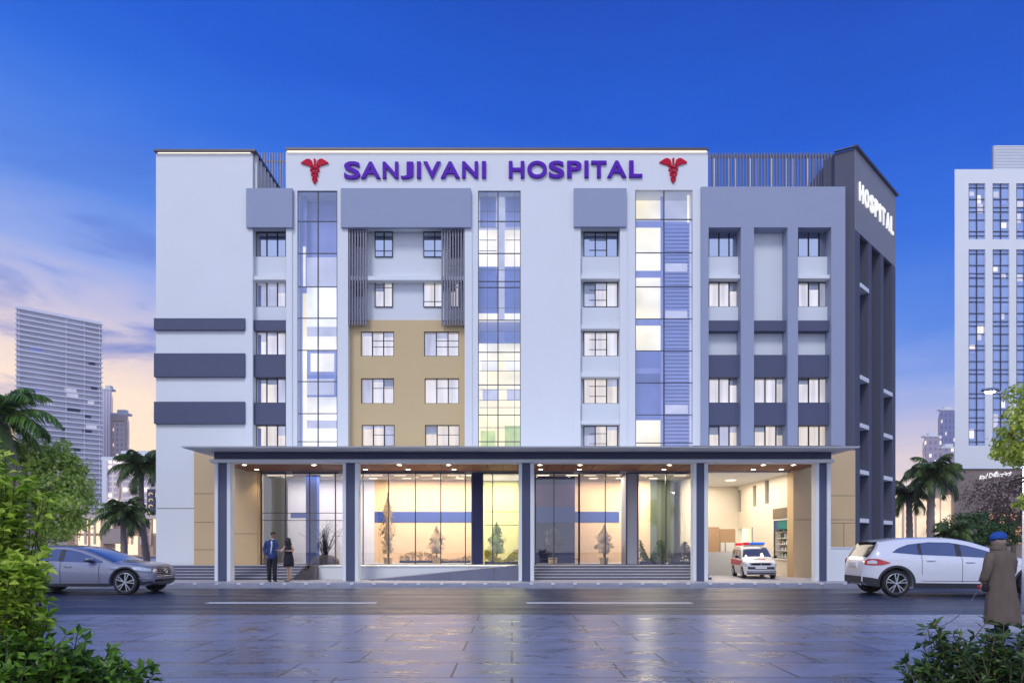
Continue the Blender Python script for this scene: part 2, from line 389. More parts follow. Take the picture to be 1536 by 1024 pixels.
stops = [(0.0, (254, 222, 184)), (0.05, (255, 228, 196)), (0.11, (253, 226, 202)), (0.18, (226, 210, 220)), (0.26, (150, 172, 236)), (0.35, (84, 136, 232)), (0.45, (34, 106, 224)), (0.54, (6, 88, 212)), (0.64, (0, 74, 192)), (0.9, (0, 40, 130))]
cr.elements[0].position, cr.elements[0].color = stops[0][0], srgb(*stops[0][1])
cr.elements[1].position, cr.elements[1].color = stops[-1][0], srgb(*stops[-1][1])
for p, c in stops[1:-1]:
    e = cr.elements.new(p); e.color = srgb(*c)
    if p < .13: e.color = (*[min(1.3, v * 1.16) for v in e.color[:3]], 1)
# thin violet clouds low in the sky
cl = N('ShaderNodeMapRange'); cl.inputs['From Min'].default_value = 0.50; cl.inputs['From Max'].default_value = 0.66; L(cn.outputs['Fac'], cl.inputs['Value'])
band = mth('MULTIPLY', mth('MULTIPLY', mth('SUBTRACT', 0.50, sx.outputs['Z'], clamp=True), 3.2, clamp=True), cl.outputs[0], clamp=True)
band = mth('MULTIPLY', band, mth('MULTIPLY_ADD', sx.outputs['Z'], 9.0, -1.0, clamp=True), clamp=True)
bandx = mth('MULTIPLY', band, mth('MULTIPLY_ADD', sx.outputs['X'], -1.1, 0.60, clamp=True), clamp=True)
mc = N('ShaderNodeMix'); mc.data_type = 'RGBA'; mc.inputs['B'].default_value = srgb(88, 118, 205); L(bandx, mc.inputs['Factor']); L(rp.outputs[0], mc.inputs['A'])
# brighter afterglow behind the camera
front = N('ShaderNodeMapRange'); front.interpolation_type = 'SMOOTHSTEP'
front.inputs['From Min'].default_value = 0.15; front.inputs['From Max'].default_value = -0.55; L(sx.outputs['Y'], front.inputs['Value'])
glow = N('ShaderNodeValToRGB'); L(sx.outputs['Z'], glow.inputs[0])
g = glow.color_ramp; g.elements[0].position = 0.0; g.elements[0].color = (0.74, 0.74, 0.90, 1); g.elements[1].position = 0.9; g.elements[1].color = (0.16, 0.27, 0.72, 1)
e = g.elements.new(0.3); e.color = (0.50, 0.59, 0.90, 1)
gs = N('ShaderNodeVectorMath'); gs.operation = 'SCALE'; gs.inputs['Scale'].default_value = 1.28; L(glow.outputs[0], gs.inputs[0])
mf = N('ShaderNodeMix'); mf.data_type = 'RGBA'; L(front.outputs[0], mf.inputs['Factor']); L(mc.outputs['Result'], mf.inputs['A']); L(gs.outputs[0], mf.inputs['B'])
bg1 = N('ShaderNodeBackground'); bg1.inputs['Strength'].default_value = 1.0; L(mf.outputs['Result'], bg1.inputs['Color'])
asd = N('ShaderNodeAddShader'); L(bg0.outputs[0], asd.inputs[0]); L(bg1.outputs[0], asd.inputs[1]); L(asd.outputs[0], out.inputs['Surface'])

sun = bpy.data.lights.new('sun', 'SUN'); sun.energy = 1.3; sun.angle = R(18); sun.color = (1.0, 0.97, 0.93)
so = bpy.data.objects.new('sun', sun); C.objects.link(so)
sd = Vector((-0.22, -0.66, 0.72)).normalized()
so.rotation_euler = sd.to_track_quat('Z', 'Y').to_euler(); so.location = sd * 60

def area(name, loc, sx_, sy_, power, col, rot=(0, 0, 0), spread=180):
    l = bpy.data.lights.new(name, 'AREA'); l.shape = 'RECTANGLE'; l.size = sx_; l.size_y = sy_; l.energy = power; l.color = col; l.spread = R(spread)
    o = bpy.data.objects.new(name, l); C.objects.link(o); o.location = loc; o.rotation_euler = rot
    return o

# ------------------------------------------------------------------ ground, road, pavements
m = MB(); m.face([(-900, -60, -0.02), (900, -60, -0.02), (900, 1500, -0.02), (-900, 1500, -0.02)], M['ground']); struct(m.build('ground'))
m = MB(); m.face([(-120, 12.9, 0), (120, 12.9, 0), (120, 22.95, 0), (-120, 22.95, 0)], M['asphalt']); struct(m.build('road'))
m = MB(); m.box(-120, 120, -30, 13.0, -0.015, 0.12, M['pave']); struct(m.build('pavement'))
m = MB(); m.box(-120, 120, 23.1, 60, -0.015, 0.15, M['walk']); struct(m.build('sidewalk'))
m = MB()
x = -24.0; i = 0
while x < 24:
    wd = 0.77 + 0.03 * math.sin(i * 1.7)
    m.box(x + .006, x + wd - .006, 22.88, 23.1, -0.01, 0.15, M['kerb'])
    m.box(x + wd - .07, x + wd + .05, 22.872, 23.0, 0.10, 0.1545, M['kerbw'])
    x += wd; i += 1
struct(m.build('kerb'))
m = MB()
for a, b in ((-14.6, -11.8), (-7.73, -3.44), (0.37, 4.56)):
    m.box(a, b, 16.78, 17.06, 0.0, 0.004, M['line'])
m.box(-60, 60, 22.55, 22.62, 0.0, 0.004, M['line'])
struct(m.build('road_markings'))

# ------------------------------------------------------------------ the hospital
H = empty('hospital_building', (0, 27, 0), 0, 'wide five-storey white, grey and tan hospital block with lit windows and a columned canopy', 'building')
Y0, YR, YG = 27.0, 27.42, 27.07
m = MB(); A = (446, 506, 286, 709)
STR = [(446, 506, 286, 709), (717, 781, 286, 709), (953, 1039, 285, 709)]
bays = [(379, 429, 341, 709), (522, 697, 341, 709), (871, 930, 341, 709)]
m.wall(367, 1052, 284, 709, STR + bays, Y0, 27.9, M['white'])
m.wall(429, 1062, 225, 284, [], Y0, 27.5, M['white'])
# left block
m.wall(234, 379, 226, 284, [], Y0, 27.5, M['white']); m.wall(234, 367, 284, 847, [], Y0, 27.5, M['white'])
xl, xr = WX(234, Y0), WX(379, Y0)
zt, zr = WZ(226, Y0), WZ(281, Y0)
m.face([(xl, 34, 0), (xl, Y0, 0), (xl, Y0, zt), (xl, 34, zt)], M['white'])
m.face([(xl, Y0, zt), (xr - .4, Y0, zt), (xr - .4, 34, zt), (xl, 34, zt)], M['white'])
m.face([(xr - .25, Y0, zr), (xr - .25, 34, zr), (xr - .25, 34, zt), (xr - .25, Y0, zt)], M['white'])
m.face([(xr, Y0, zr), (xr, Y0 + .1, zr), (xr, Y0 + .1, zt), (xr, Y0, zt)], M['white'])
# sides and back of the raised sign wall, roof slab, back walls
xa, xb = WX(429, Y0), WX(1062, Y0)
m.box(xa + .002, xb - .002, Y0 + .01, 30.0, zr - .05, WZ(225.5, Y0), M['white'])
m.box(xl + .05, WX(1266, Y0), 28.6, 34, zr - .5, zr, M['light'])
m.box(xl + .02, WX(1262, Y0), 33.8, 34, 0, zr, M['light'])
m.box(WX(1040, Y0) , WX(1062, Y0), 27.0, 27.3, .15, WZ(668, Y0), M['light'])
m.build('white_wall', H)
# slit beside the first glass strip, small offsets of the pilasters
m = MB()
m.pb(429, 438, 341, 709, 26.94, 27.0, M['white']); m.pb(367, 379, 341, 709, 26.94, 27.0, M['white'])
m.pb(508, 522, 341, 709, 26.94, 27.0, M['white']); m.pb(697, 708, 341, 709, 26.94, 27.0, M['white'])
m.pb(861, 871, 340, 709, 26.94, 27.0, M['white']); m.pb(930, 941, 340, 709, 26.94, 27.0, M['white'])
m.build('pilaster', H)
# joint lines of the white render
m = MB(); m.pb(236, 291, 761.6, 762.6, 26.998, 27.01, M['joint'])
m.build('render_joint', H)
# grey projecting panels
for a, b, t, u in ((369, 438.5, 282, 341), (511, 706.5, 282, 341), (861, 940, 282, 340)):
    m = MB(); m.pb(a, b, t, u, 26.82, 27.0, M['grey']); m.build('grey_panel', H, bevel=0.012)
# dark bands round the left corner
for t, u in ((477, 494.5), (529.5, 565), (602, 635)):
    m = MB(); Yb = 26.86
    m.box(WX(230.5, Yb), WX(367, Yb), Yb, 27.0, WZ(u, Yb), WZ(t, Yb), M['dark'])
    m.box(WX(230.5, Yb), xl, 27.0, 33, WZ(u, Yb), WZ(t, Yb), M['dark'])
    m.build('dark_band', H, bevel=0.01)
# caps
m = MB()
Yc = 26.86
m.box(WX(230, Yc), WX(383, Yc), Yc, 33.9, WZ(226.4, Yc), WZ(223.5, Yc), M['cap'])
m.build('parapet_cap', H)
m = MB(); m.box(WX(428, Yc), WX(1063, Yc), Yc, 30.1, WZ(224.2, Yc), WZ(221.2, Yc), M['cap']); m.build('parapet_cap', H)
m = MB(); m.box(WX(431, Y0), WX(1060, Y0), 26.955, 26.99, WZ(224.2, Yc) - .03, WZ(224.2, Yc) - .004, M['led']); m.build('light_strip', H)
m = MB(); m.box(WX(237, Y0), WX(376, Y0), 26.97, 26.99, WZ(226.4, Yc) - .012, WZ(226.4, Yc) - .003, M['led'])
m.build('light_strip', H)

# roof screens
m = MB(); k = 0
y = 27.15
while y < 31.2:
    m.box(xr - .02, xr + .12, y, y + .17, zr, zt - .03, M['finl']); y += .40
m.build('roof_screen', H)
m = MB(); Ys = 31.4; x = WX(360, Ys)
while x < WX(440, Ys):
    m.box(x, x + .05, Ys, Ys + .05, zr - .2, WZ(229, Ys), M['fin']); x += .125
m.box(WX(360, Ys), WX(440, Ys), Ys + .05, Ys + .09, WZ(243, Ys), WZ(240, Ys), M['fin']); m.build('roof_screen', H)
m = MB(); Ys = 28.2; x = WX(1064, Ys); i = 0
while x < WX(1253, Ys):
    m.box(x, x + .05, Ys, Ys + .08, zr - .2, WZ(228.5 + (i % 2) * 1.2, Ys), M['fin']); x += .128; i += 1
Y2 = 30.6; x = WX(1060, Y2)
while x < WX(1250, Y2):
    m.box(x, x + .04, Y2, Y2 + .04, zr - .2, WZ(233, Y2), M['finl']); x += .33
m.box(WX(1062, Ys), WX(1253, Ys), Ys + .08, Ys + .14, WZ(234.5, Ys), WZ(231, Ys), M['fin']); m.build('roof_screen', H)

# ---- windows
def window(px0, px1, py0, py1, Y, mull, trans=(), kind='blind', side=0, offs=0.35, fw=1.0):
    m = MB(); d = .05
    m.pb(px0, px1, py0, py0 + 1.2 * fw, Y, Y + d, M['frame']); m.pb(px0, px0 + 1.1 * fw, py0 + 1.2 * fw, py1, Y, Y + d, M['frame'])
    m.pb(px1 - 1.0 * fw, px1, py0 + 1.2 * fw, py1, Y, Y + d, M['frame']); m.pb(px0 + 1.1 * fw, px1 - 1.0 * fw, py1 - .6, py1, Y, Y + d, M['frame'])
    for x in mull: m.pb(x - .75, x + .75, py0 + 1.2 * fw, py1 - .6, Y - .005, Y + d, M['frame'])
    for y, a, b in trans: m.pb(a, b, y - .35, y + .35, Y + .002, Y + d, M['mull'])
    f = m.build('window', H)
    g = MB(); g.face([W(px0, py1, Y + .03), W(px1, py1, Y + .03), W(px1, py0, Y + .03), W(px0, py0, Y + .03)], M['glassb'] if kind == 'sky' else M['glass'])
    g.build('pane', f)
    b = MB(); Yb = Y + offs
    if kind == 'sky': b.pb(px0 - 2, px1 + 2, py0 - 4, py1 + 2, Yb, Yb + .02, M['roombl'])  # blue panel behind the glass imitates the reflected sky
    else:
        bm_ = M['blindw'] if kind == 'warm' else M['blind']
        n = len(mull) + 1; xs = [px0] + list(mull) + [px1]
        for i in range(n):
            o_ = random.uniform(0, .04)
            b.pb(xs[i] - 1, xs[i + 1] + 1 - .3, py0 - 4, py1 + 2, Yb + o_, Yb + .05 + o_, M['blindd'] if random.random() < .16 else bm_)
        if side: b.pb(px0 + 2, px0 + 8, py0 + 5, py1 - 1, Yb - .12, Yb - .09, M['roombl'])
        for i in range(n):
            if random.random() < .45:
                h_ = random.uniform(.15, .5) * (py1 - py0); b.pb(xs[i] + .4, xs[i + 1] - .4, py0, py0 + h_, Yb - .08, Yb - .06, M['blindd'] if random.random() < .5 else M['light'])
    b.build('blind', f)
    return f

wy = [(348, 385), (423, 460), (497, 532), (567, 604), (637.5, 669)]
# bay A
m = MB(); a, b = 379, 429
holes = [(383.5, b + .0, t, u) for t, u in wy]
m.wall(a, b, 341, 709, [(383.5, 429, t, u) for t, u in wy], YR, YR + .6, M['light'])
m.build('bay_wall', H)
for t, u, mm in ((385, 414, 'light'), (460, 480, 'light'), (480, 495.5, 'dark'), (532, 565, 'dark'), (604, 636, 'dark')):
    m = MB(); m.pb(379.2 if mm == 'dark' else 382, 428.8, t, u, 27.1 if mm == 'dark' else 27.2, YR, M[mm]); m.build('spandrel', H)
m = MB(); m.pb(379.2, 428.8, 414, 419.5, 27.02, YR, M['white']); m.build('ledge', H)
for i, (t, u) in enumerate(wy):
    window(383.5, 429, t, u, 27.36, (400, 416), (), 'sky' if i == 0 else ('blind' if i < 3 else 'warm'), side=(i > 0))
# bay B (fins, tan wall)
m = MB()
hb = [(562, 589, 347, 385), (635, 663, 347, 385), (562, 589, 423, 460), (635, 663, 423, 460), (676, 690, 347, 385), (676, 690, 423, 460), (530, 544, 347, 370), (530, 544, 423, 445)]
m.wall(522, 697, 341, 480, hb, YR, YR + .6, M['light'])
m.build('recess_wall', H)
m = MB(); ht = [(541, 591, 497, 534), (636, 688.5, 497, 534), (541.5, 591, 567, 605), (637, 688.5, 567, 605), (542.5, 592, 637, 668.5), (637.5, 689, 637, 668.5)]
m.wall(522, 697, 480, 709, ht, 27.3, 27.95, M['tan']); m.box(WX(522, 27.3), WX(697, 27.3), 27.3, YR, WZ(480, 27.3), WZ(480, 27.3) + .001, M['tan'])
m.build('tan_wall', H)
m = MB(); m.pb(524, 695, 414, 420, 27.06, YR, M['white']); m.build('ledge', H)
window(562, 589, 347, 385, 27.36, (576,), [(359, 563, 589), (376, 563, 589)], 'sky')
window(635, 663, 347, 385, 27.36, (652,), [(359, 636, 663), (376, 636, 663)], 'sky')
window(562, 589, 423, 460, 27.36, (576,), [(431, 563, 589)], 'blind')
window(635, 663, 423, 460, 27.36, (652,), [(452, 636, 663)], 'blind')
for r in ((676, 690, 347, 385), (676, 690, 423, 460)): window(*r, 27.36, (683,), [(360, 676, 690)] if r[2] < 400 else (), 'sky' if r[2] < 400 else 'blind')
for r in ((530, 544, 347, 370), (530, 544, 423, 445)):
    m = MB(); m.pb(r[0], r[1], r[2], r[3], 27.6, 27.7, M['roomd']); q = m.build('vent', H)
for i, (a, b, t, u) in enumerate(ht):
    w3 = (b - a) / 3
    window(a, b, t, u, 27.24 + .1, (a + w3 + 1, a + 2 * w3 + 1), [(t + 14, a + w3, b), (t + 23, a + w3, b)] if i < 2 else [(t + 15, a + w3, b)], 'blind' if i < 4 else 'warm', offs=.3)
for a, b in ((523.5, 553), (662, 696)):
    m = MB(); x = a
    while x < b - 1:
        m.pb(x, x + 1.9, 342, 487.5, 26.98, 27.1, M['fin']); x += 4.1
    for yy in (352, 416, 430, 480): m.pb(a, b - 1, yy, yy + 1.6, 27.102, 27.13, M['fin'])
    m.build('fin_screen', H)
# bay C
m = MB(); wc = [(348, 385), (423, 460), (497, 534), (567, 605), (638, 669)]
m.wall(871, 930, 340, 709, [(875.5, 927, t, u) for t, u in wc], YR, YR + .6, M['light']); m.build('bay_wall', H)
for (t, u), (l0, l1) in zip(((385, 412), (461, 487), (534, 558), (605, 630)), ((412, 418), (487, 493), (558, 565), (630, 636))):
    m = MB(); m.pb(872, 929, t, u, 27.2, YR, M['light']); m.build('spandrel', H)
    m = MB(); m.pb(871.4, 929.6, l0, l1, 27.02, YR, M['white']); m.build('ledge', H)
for i, (t, u) in enumerate(wc):
    window(875.5, 927, t, u, 27.36, (893, 910), [(t + 12, 884, 910), (t + 27, 884, 910)], 'sky' if i == 0 else ('blind' if i < 3 else 'warm'))
# grey block D
m = MB()
bd = [(1063, 1111.5, 341, 668), (1131, 1181.5, 341, 668), (1197, 1247, 341, 668)]
YD = 26.88
m.wall(1052, 1268, 280, 668, bd, YD, YR, M['grey'])
m.face([(WX(1052, YD), YR, WZ(668, YD)), (WX(1052, YD), YD, WZ(668, YD)), (WX(1052, YD), YD, WZ(280, YD)), (WX(1052, YD), YR, WZ(280, YD))], M['grey'])
m.box(WX(1052, YD) + .001, WX(1268, YD), YD + .001, 30, WZ(280, YD) - .15, WZ(280, YD), M['grey'])
m.box(WX(1268, YD) - .15, WX(1268, YD) - .001, YD + .001, 30, .15, WZ(280, YD) - .16, M['grey'])
m.build('grey_block_wall', H)
for bi, (a, b, _, _) in enumerate(bd):
    mid = bi == 1
    wd_ = [(567, 604), (638, 669)] if mid else [(348, 385), (423, 460), (567, 604), (638, 669)]
    rx0, rx1 = a - 3, b + .5
    m = MB(); m.wall(rx0, rx1, 338, 668, [(a, b - 3 if bi != 1 else b - 1.5, t, u) for t, u in wd_], YR, YR + .6, M['light']); m.build('bay_wall', H)
    for t, u, mm in ([(480.5, 496, 'dark'), (532, 565, 'dark'), (604, 637, 'dark')] + ([] if mid else [(385, 412, 'light'), (460, 480.5, 'light')])):
        m = MB(); Yf = 27.05 if mm == 'dark' else 27.22
        m.box(WX(a, YD) + .003, WX(b, YD) - .003, Yf, YR, WZ(u, Yf), WZ(t, Yf), M[mm]); m.build('spandrel', H)
    if not mid:
        m = MB(); m.box(WX(a, YD) + .003, WX(b, YD) - .003, 27.0, YR, WZ(417.5, 27.0), WZ(412, 27.0), M['white']); m.build('ledge', H)
    for i, (t, u) in enumerate(wd_):
        e = b - 3 if bi != 1 else b - 1.5
        w3 = (e - a) / 3
        window(a, e, t, u, 27.36, (a + w3 + .5, a + 2 * w3 + .5), (), 'sky' if (i == 0 and not mid) else ('blind' if u < 610 else 'warm'))

# ---- glass strips
def strip(px0, px1, py0, py1, vs, hs, rooms, thin=(), thinh=()):
    m = MB(); e = .9
    for x in vs: m.pb(x - .8, x + .8, py0, py1, YG - .02, YG + .03, M['mull'])
    for y in hs: m.pb(px0, px1, y - .6, y + .6, YG - .015, YG + .028, M['mull'])
    for x in thin: m.pb(x - .4, x + .4, py0, py1, YG + .002, YG + .03, M['mull'])
    for y, a, b in thinh: m.pb(a, b, y - .4, y + .4, YG + .003, YG + .027, M['mull'])
    m.pb(px0, px0 + 1, py0, py1, YG - .02, YG + .03, M['mull']); m.pb(px1 - 1, px1, py0, py1, YG - .02, YG + .03, M['mull'])
    f = m.build('glass_strip', H)
    g = MB(); g.face([W(px0, py1, YG), W(px1, py1, YG), W(px1, py0, YG), W(px0, py0, YG)], M['glass']); g.build('pane', f)
    r = MB()
    for (a, b, t, u, Yr_, mt) in rooms: r.pb(a, b, t, u, Yr_, Yr_ + .04, M[mt])
    r.build('room_behind', f)
strip(446, 506, 286, 669, (477,), (286.6, 332, 380, 430, 477, 525, 572, 620, 662),
      [(440, 512, 280, 386, 27.85, 'roombl'), (440, 512, 386, 430, 27.84, 'roomg'), (440, 512, 430, 700, 27.85, 'roomw'), (446.5, 460, 286, 669, 27.5, 'roombl'), (448.5, 452, 300, 669, 27.3, 'roomb'),
       (455, 510, 490, 504, 27.6, 'roomg'), (452, 506, 525, 562, 27.55, 'roombl'), (466, 501, 530, 557, 27.5, 'roomw'), (452, 506, 562, 595, 27.54, 'roomb'), (455, 501, 568, 592, 27.5, 'roomg'), (460, 510, 630, 642, 27.6, 'roomg'), (454, 460, 440, 669, 27.45, 'roomc'), (454.5, 458, 370, 430, 27.4, 'roomw')])
strip(717, 781, 286, 669, (747,), (286.6, 332, 380, 422, 431, 480, 528, 577, 622, 662),
      [(712, 788, 280, 345, 27.85, 'roomg'), (712, 788, 345, 400, 27.86, 'roomw'), (712, 788, 400, 515, 27.85, 'roombl'), (712, 788, 515, 640, 27.86, 'roomc'), (712, 788, 640, 720, 27.85, 'roomc'), (720, 744, 296, 340, 27.6, 'roombl'), (758, 780, 296, 340, 27.6, 'roombl'),
       (718, 744, 400, 470, 27.6, 'roomb'), (757, 781, 400, 470, 27.6, 'roomb'), (748, 757, 286, 480, 27.5, 'roomg'), (718, 781, 470, 482, 27.55, 'roomw'), (720, 745, 497, 514, 27.6, 'roomb'), (757, 781, 497, 514, 27.6, 'roomb'), (722, 747, 540, 556, 27.6, 'roomw'), (759, 781, 540, 556, 27.6, 'roomw'), (724, 746, 584, 600, 27.6, 'roomg'), (760, 781, 584, 600, 27.6, 'roomg'), (721, 743, 646, 700, 27.6, 'lime'), (757, 781, 638, 700, 27.6, 'lime')],
      (731, 772), [(296, 719, 745), (296, 758, 781), (317, 719, 745), (317, 758, 781), (341, 719, 745), (360, 719, 745), (360, 758, 781), (376, 719, 745), (405, 719, 781), (462, 719, 781), (497, 719, 781), (541, 719, 781), (556, 719, 781), (584, 719, 781), (600, 719, 781), (611, 719, 781), (641, 719, 781)])
louv = []
for k in range(60): louv.append((997.5, 1035, 334 + k * 5.6, 336.6 + k * 5.6, 27.34, 'roombl'))
strip(953, 1039.5, 285, 669, (996,), (285.4, 329, 379, 430, 478, 526, 574, 622, 664),
      [(948, 995.5, 280, 526, 27.85, 'roomc'), (948, 995.5, 526, 630, 27.85, 'roomb'), (948, 995.5, 630, 700, 27.85, 'roomc'), (996, 1045, 280, 333, 27.85, 'roomg'), (996, 1038, 333, 669, 27.6, 'roomb'), (1031, 1034, 285, 333, 27.4, 'roomw'), (954, 993, 331, 341, 27.5, 'roombl'), (954, 993, 406, 416, 27.5, 'roombl'), (954, 993, 478, 488, 27.5, 'roombl'), (954, 993, 552, 560, 27.5, 'roombl'), (991, 996.5, 295, 669, 27.3, 'roombl'), (998, 1031, 395, 407, 27.3, 'roomg'), (998, 1031, 466, 478, 27.3, 'roomg'), (998, 1032, 607, 620, 27.3, 'roomg'), (1034.5, 1037, 333, 669, 27.2, 'roomg')] + louv)

# ---- rotated dark corner tower
P0, P1, P2 = Vector((13.9, 27, 0)), Vector((17.66, 30.7, 0)), Vector((13.25, 27.37, 0))
Dv = (P1 - P0).normalized(); Nv = Vector((-Dv.y, Dv.x, 0))     # inward normal
LEN = (P1 - P0).length
def sof(px):
    r = (px - VX) / F
    return (27 * r - 13.9) / ((P1.x - P0.x) - (P1.y - P0.y) * r) * LEN
TT = WZ(221.5, 27.0)
def tp(s, d, z): p = P0 + Dv * s + Nv * d; return (p.x, p.y, z)
def tbox(mb, s0, s1, d0, d1, z0, z1, mt):
    vs = [tp(s0, d0, z0), tp(s1, d0, z0), tp(s1, d1, z0), tp(s0, d1, z0), tp(s0, d0, z1), tp(s1, d0, z1), tp(s1, d1, z1), tp(s0, d1, z1)]
    mb.add(vs, [(3, 2, 1, 0), (4, 5, 6, 7), (0, 1, 5, 4), (1, 2, 6, 5), (2, 3, 7, 6), (3, 0, 4, 7)], mt)
SL = [(sof(1289.7), sof(1302.5)), (sof(1307.5), sof(1321)), (sof(1325.5), sof(1338))]
ZS = EYE + 465 * .02735
m = MB()
tbox(m, 0, LEN, 0, .12, ZS, TT, M['tower_lit'])
edges = [0] + [v for s in SL for v in s] + [LEN]
for i in range(0, len(edges), 2): tbox(m, edges[i], edges[i + 1], 0, 1.1, 0.1, ZS, M['tower'])
tbox(m, 0, LEN, 1.1, 1.25, 0.1, ZS, M['tower']); tbox(m, 0, LEN, .12, 1.25, ZS, TT - .01, M['tower'])
m.build('corner_tower', H)
m = MB()   # body behind the face
vs = [(P0.x, P0.y, 0.1), (P2.x, P2.y, 0.1), (P2.x + .4, 31.5, 0.1), (P1.x - .5, 31.8, 0.1)]
q = [P0 + Vector((-.002, .002, 0)), P2, Vector((13.25, 33, 0)), Vector((17.0, 33, 0)), P1 + Nv * 1.3]
q2 = [P0 + Nv * 1.24 + Dv * .02, ] 
m.rings([[(p.x, p.y, z) for p in (P0 + Nv * .02 - Dv * .0, P1 + Nv * 1.26 - Dv * .02, Vector((17.2, 33, 0)), Vector((13.25, 33, 0)), P2)][::-1] for z in (ZS + .005, TT - .02)], M['tower'])
m.rings([[(p.x, p.y, z) for p in (P0 + Nv * 1.26, P1 + Nv * 1.26 - Dv * .02, Vector((17.2, 33, 0)), Vector((13.25, 33, 0)), P2)][::-1] for z in (.1, ZS)], M['tower'])
m.rings([[(p.x, p.y, z) for p in (P0 + Nv * .01, P0 + Nv * 1.27, P2 + Vector((0, .02, 0)), P2)][::-1] for z in (.1, ZS)], M['tower'])
m.build('tower_body', H)
m = MB(); tbox(m, -.1, LEN + .12, -.1, .02, TT - .02, TT + .07, M['cap']); m.add([(P0.x - .1, P0.y - .08, TT + .001), (P0.x, P0.y, TT + .001), (P2.x, P2.y, TT + .001), (P2.x - .08, P2.y - .1, TT + .001), (P0.x - .1, P0.y - .08, TT + .03), (P0.x, P0.y, TT + .03), (P2.x, P2.y, TT + .03), (P2.x - .08, P2.y - .1, TT + .03)], [(0, 1, 5, 4), (1, 2, 6, 5), (2, 3, 7, 6), (3, 0, 4, 7), (4, 5, 6, 7), (3, 2, 1, 0)], M['cap'])
m.build('parapet_cap', H)
for si, ys in ((0, (424, 562, 634, 704, 777)), (2, (583, 649, 713, 780))):
    for py in ys:
        s0, s1 = SL[si]; p = P0 + Dv * s0
        z = WZ(py, p.y)
        m = MB(); tbox(m, s0 + .004, s1 - .004, -.03, 1.09, z - .17, z, M['white']); m.build('balcony_shelf', H)

# ---- canopy
Zs = WZ(671, 22.85)
m = MB()
xL, xR = WX(271.5, 22.85), WX(1290.7, 22.85)
zt_ = Zs + .05
top = [(xL, 22.85, zt_), (xR, 22.85, zt_), (xR, 26.98, zt_), (xL, 26.98, zt_)]
bi_ = [(xL + .02, 22.88, Zs), (xR - .02, 22.88, Zs), (xR - .02, 26.98, Zs), (xL + .02, 26.98, Zs)]
m.add(bi_ + top, [(3, 2, 1, 0), (4, 5, 6, 7), (0, 1, 5, 4), (1, 2, 6, 5), (3, 0, 4, 7)], M['light'])
m.build('canopy_slab', H)
Yk = 24.0
m = MB(); m.box(WX(321, Yk), WX(1247, Yk), Yk, 26.6, WZ(688, Yk), Zs, M['dark']); m.build('canopy_fascia', H)
m = MB(); Yk2 = 23.88
m.box(WX(314, Yk2), WX(1252, Yk2), Yk2, 24.35, WZ(693.5, Yk2), WZ(688.3, Yk2), M['white']); m.build('canopy_beam', H, bevel=.01)
Zsf = WZ(693.5, Yk2) + .03
m = MB(); xx = WX(322, Yk); xe = WX(1246, Yk)
m.box(xx, xe, 24.35, 26.98, Zsf + .03, Zsf + .06, M['gap'])
while xx < xe - .1:
    m.box(xx + .012, min(xx + .56, xe), 24.35, 26.98, Zsf, Zsf + .04, M['wood']); xx += .575
m.build('canopy_ceiling', H)
for a, b in ((322, 346), (514, 538), (778, 801), (1039.5, 1062), (1223.5, 1246)):
    m = MB(); Yc_ = 24.0
    m.box(WX(a, Yc_), WX(a + 5, Yc_), Yc_ - .02, Yc_ + .34, .15, WZ(693.5, Yk2), M['white'])
    m.box(WX(b - 5.5, Yc_), WX(b, Yc_), Yc_ - .02, Yc_ + .34, .15, WZ(693.5, Yk2), M['white'])
    m.box(WX(a + 5, Yc_), WX(b - 5.5, Yc_), Yc_ + .04, Yc_ + .28, .15, WZ(693.5, Yk2), M['dark'])
    m.build('column', H, bevel=.008)
DL = [(366.5, 0), (471, 0), (599, 0), (673, 0), (810, 0), (870, 0), (1004, 0), (1145, 0), (1190, 0), (385, 1), (548, 1), (612, 1), (681, 1), (811, 1), (869, 1), (996, 1), (1130, 1), (1172, 1)]
for px, r in DL:
    Yd = (24.8, 26.3)[r]; X = WX(px, Yd)
    m = MB(); m.lathe([(0, -.004), (.085, -.004), (.085, .0)], M['down'], 20, 'Z', (X, Yd, Zsf - .004)); m.lathe([(.085, -.012), (.11, -.012), (.11, .005)], M['white'], 20, 'Z', (X, Yd, Zsf)); m.build('downlight', H)
    l = bpy.data.lights.new('downlight_lamp', 'SPOT'); l.energy = 50; l.color = (1, .78, .52); l.spot_size = R(110); l.spot_blend = .7; l.shadow_soft_size = .08
    lo = bpy.data.objects.new('downlight_lamp', l); C.objects.link(lo); lo.location = (X, Yd, Zsf - .03)

# ---- lobby
ZF = .65; ZC = WZ(709, Y0) + .02
m = MB()
m.box(WX(392, Y0), WX(1060, Y0), 26.9, 31.5, .2, ZF, M['step'])            # floor slab
m.box(WX(392, Y0), WX(1060, Y0), 27.12, 31.5, ZC, ZC + .2, M['light'])     # ceiling
m.build('lobby_floor', H)
mw = {k: mat(k, c, .7, var=.08) for k, c in {'peach_wall': (.80, .56, .36), 'blue_stripe': (.02, .06, .30), 'lime_wall': (.72, .70, .30), 'night_wall': (.018, .025, .11), 'mauve_wall': (.10, .055, .16), 'pale_room_wall': (.72, .72, .82), 'dark_green_wall': (.10, .13, .10), 'grey_column': (.40, .41, .47)}.items()}
Yw = 30.2
def wp(mb, a, b, t, u, Y, mt, th=.05): mb.pb(a, b, t, u, Y, Y + th, mt)
m = MB()
Xa = lambda px: WX(px, Yw)
bw = [(392, 537, 'pale_room_wall'), (537, 720, 'peach_wall'), (720, 797, 'lime_wall'), (797, 868, 'night_wall'), (868, 948, 'peach_wall'), (948, 1000, 'peach_wall'), (1000, 1040, 'dark_green_wall')]
for a, b, k in bw: m.box(WX(a, Y0) * 1.0, WX(b, Y0) - .002, Yw if k != 'night_wall' else 28.6, Yw + .2, ZF, ZC, mw[k])
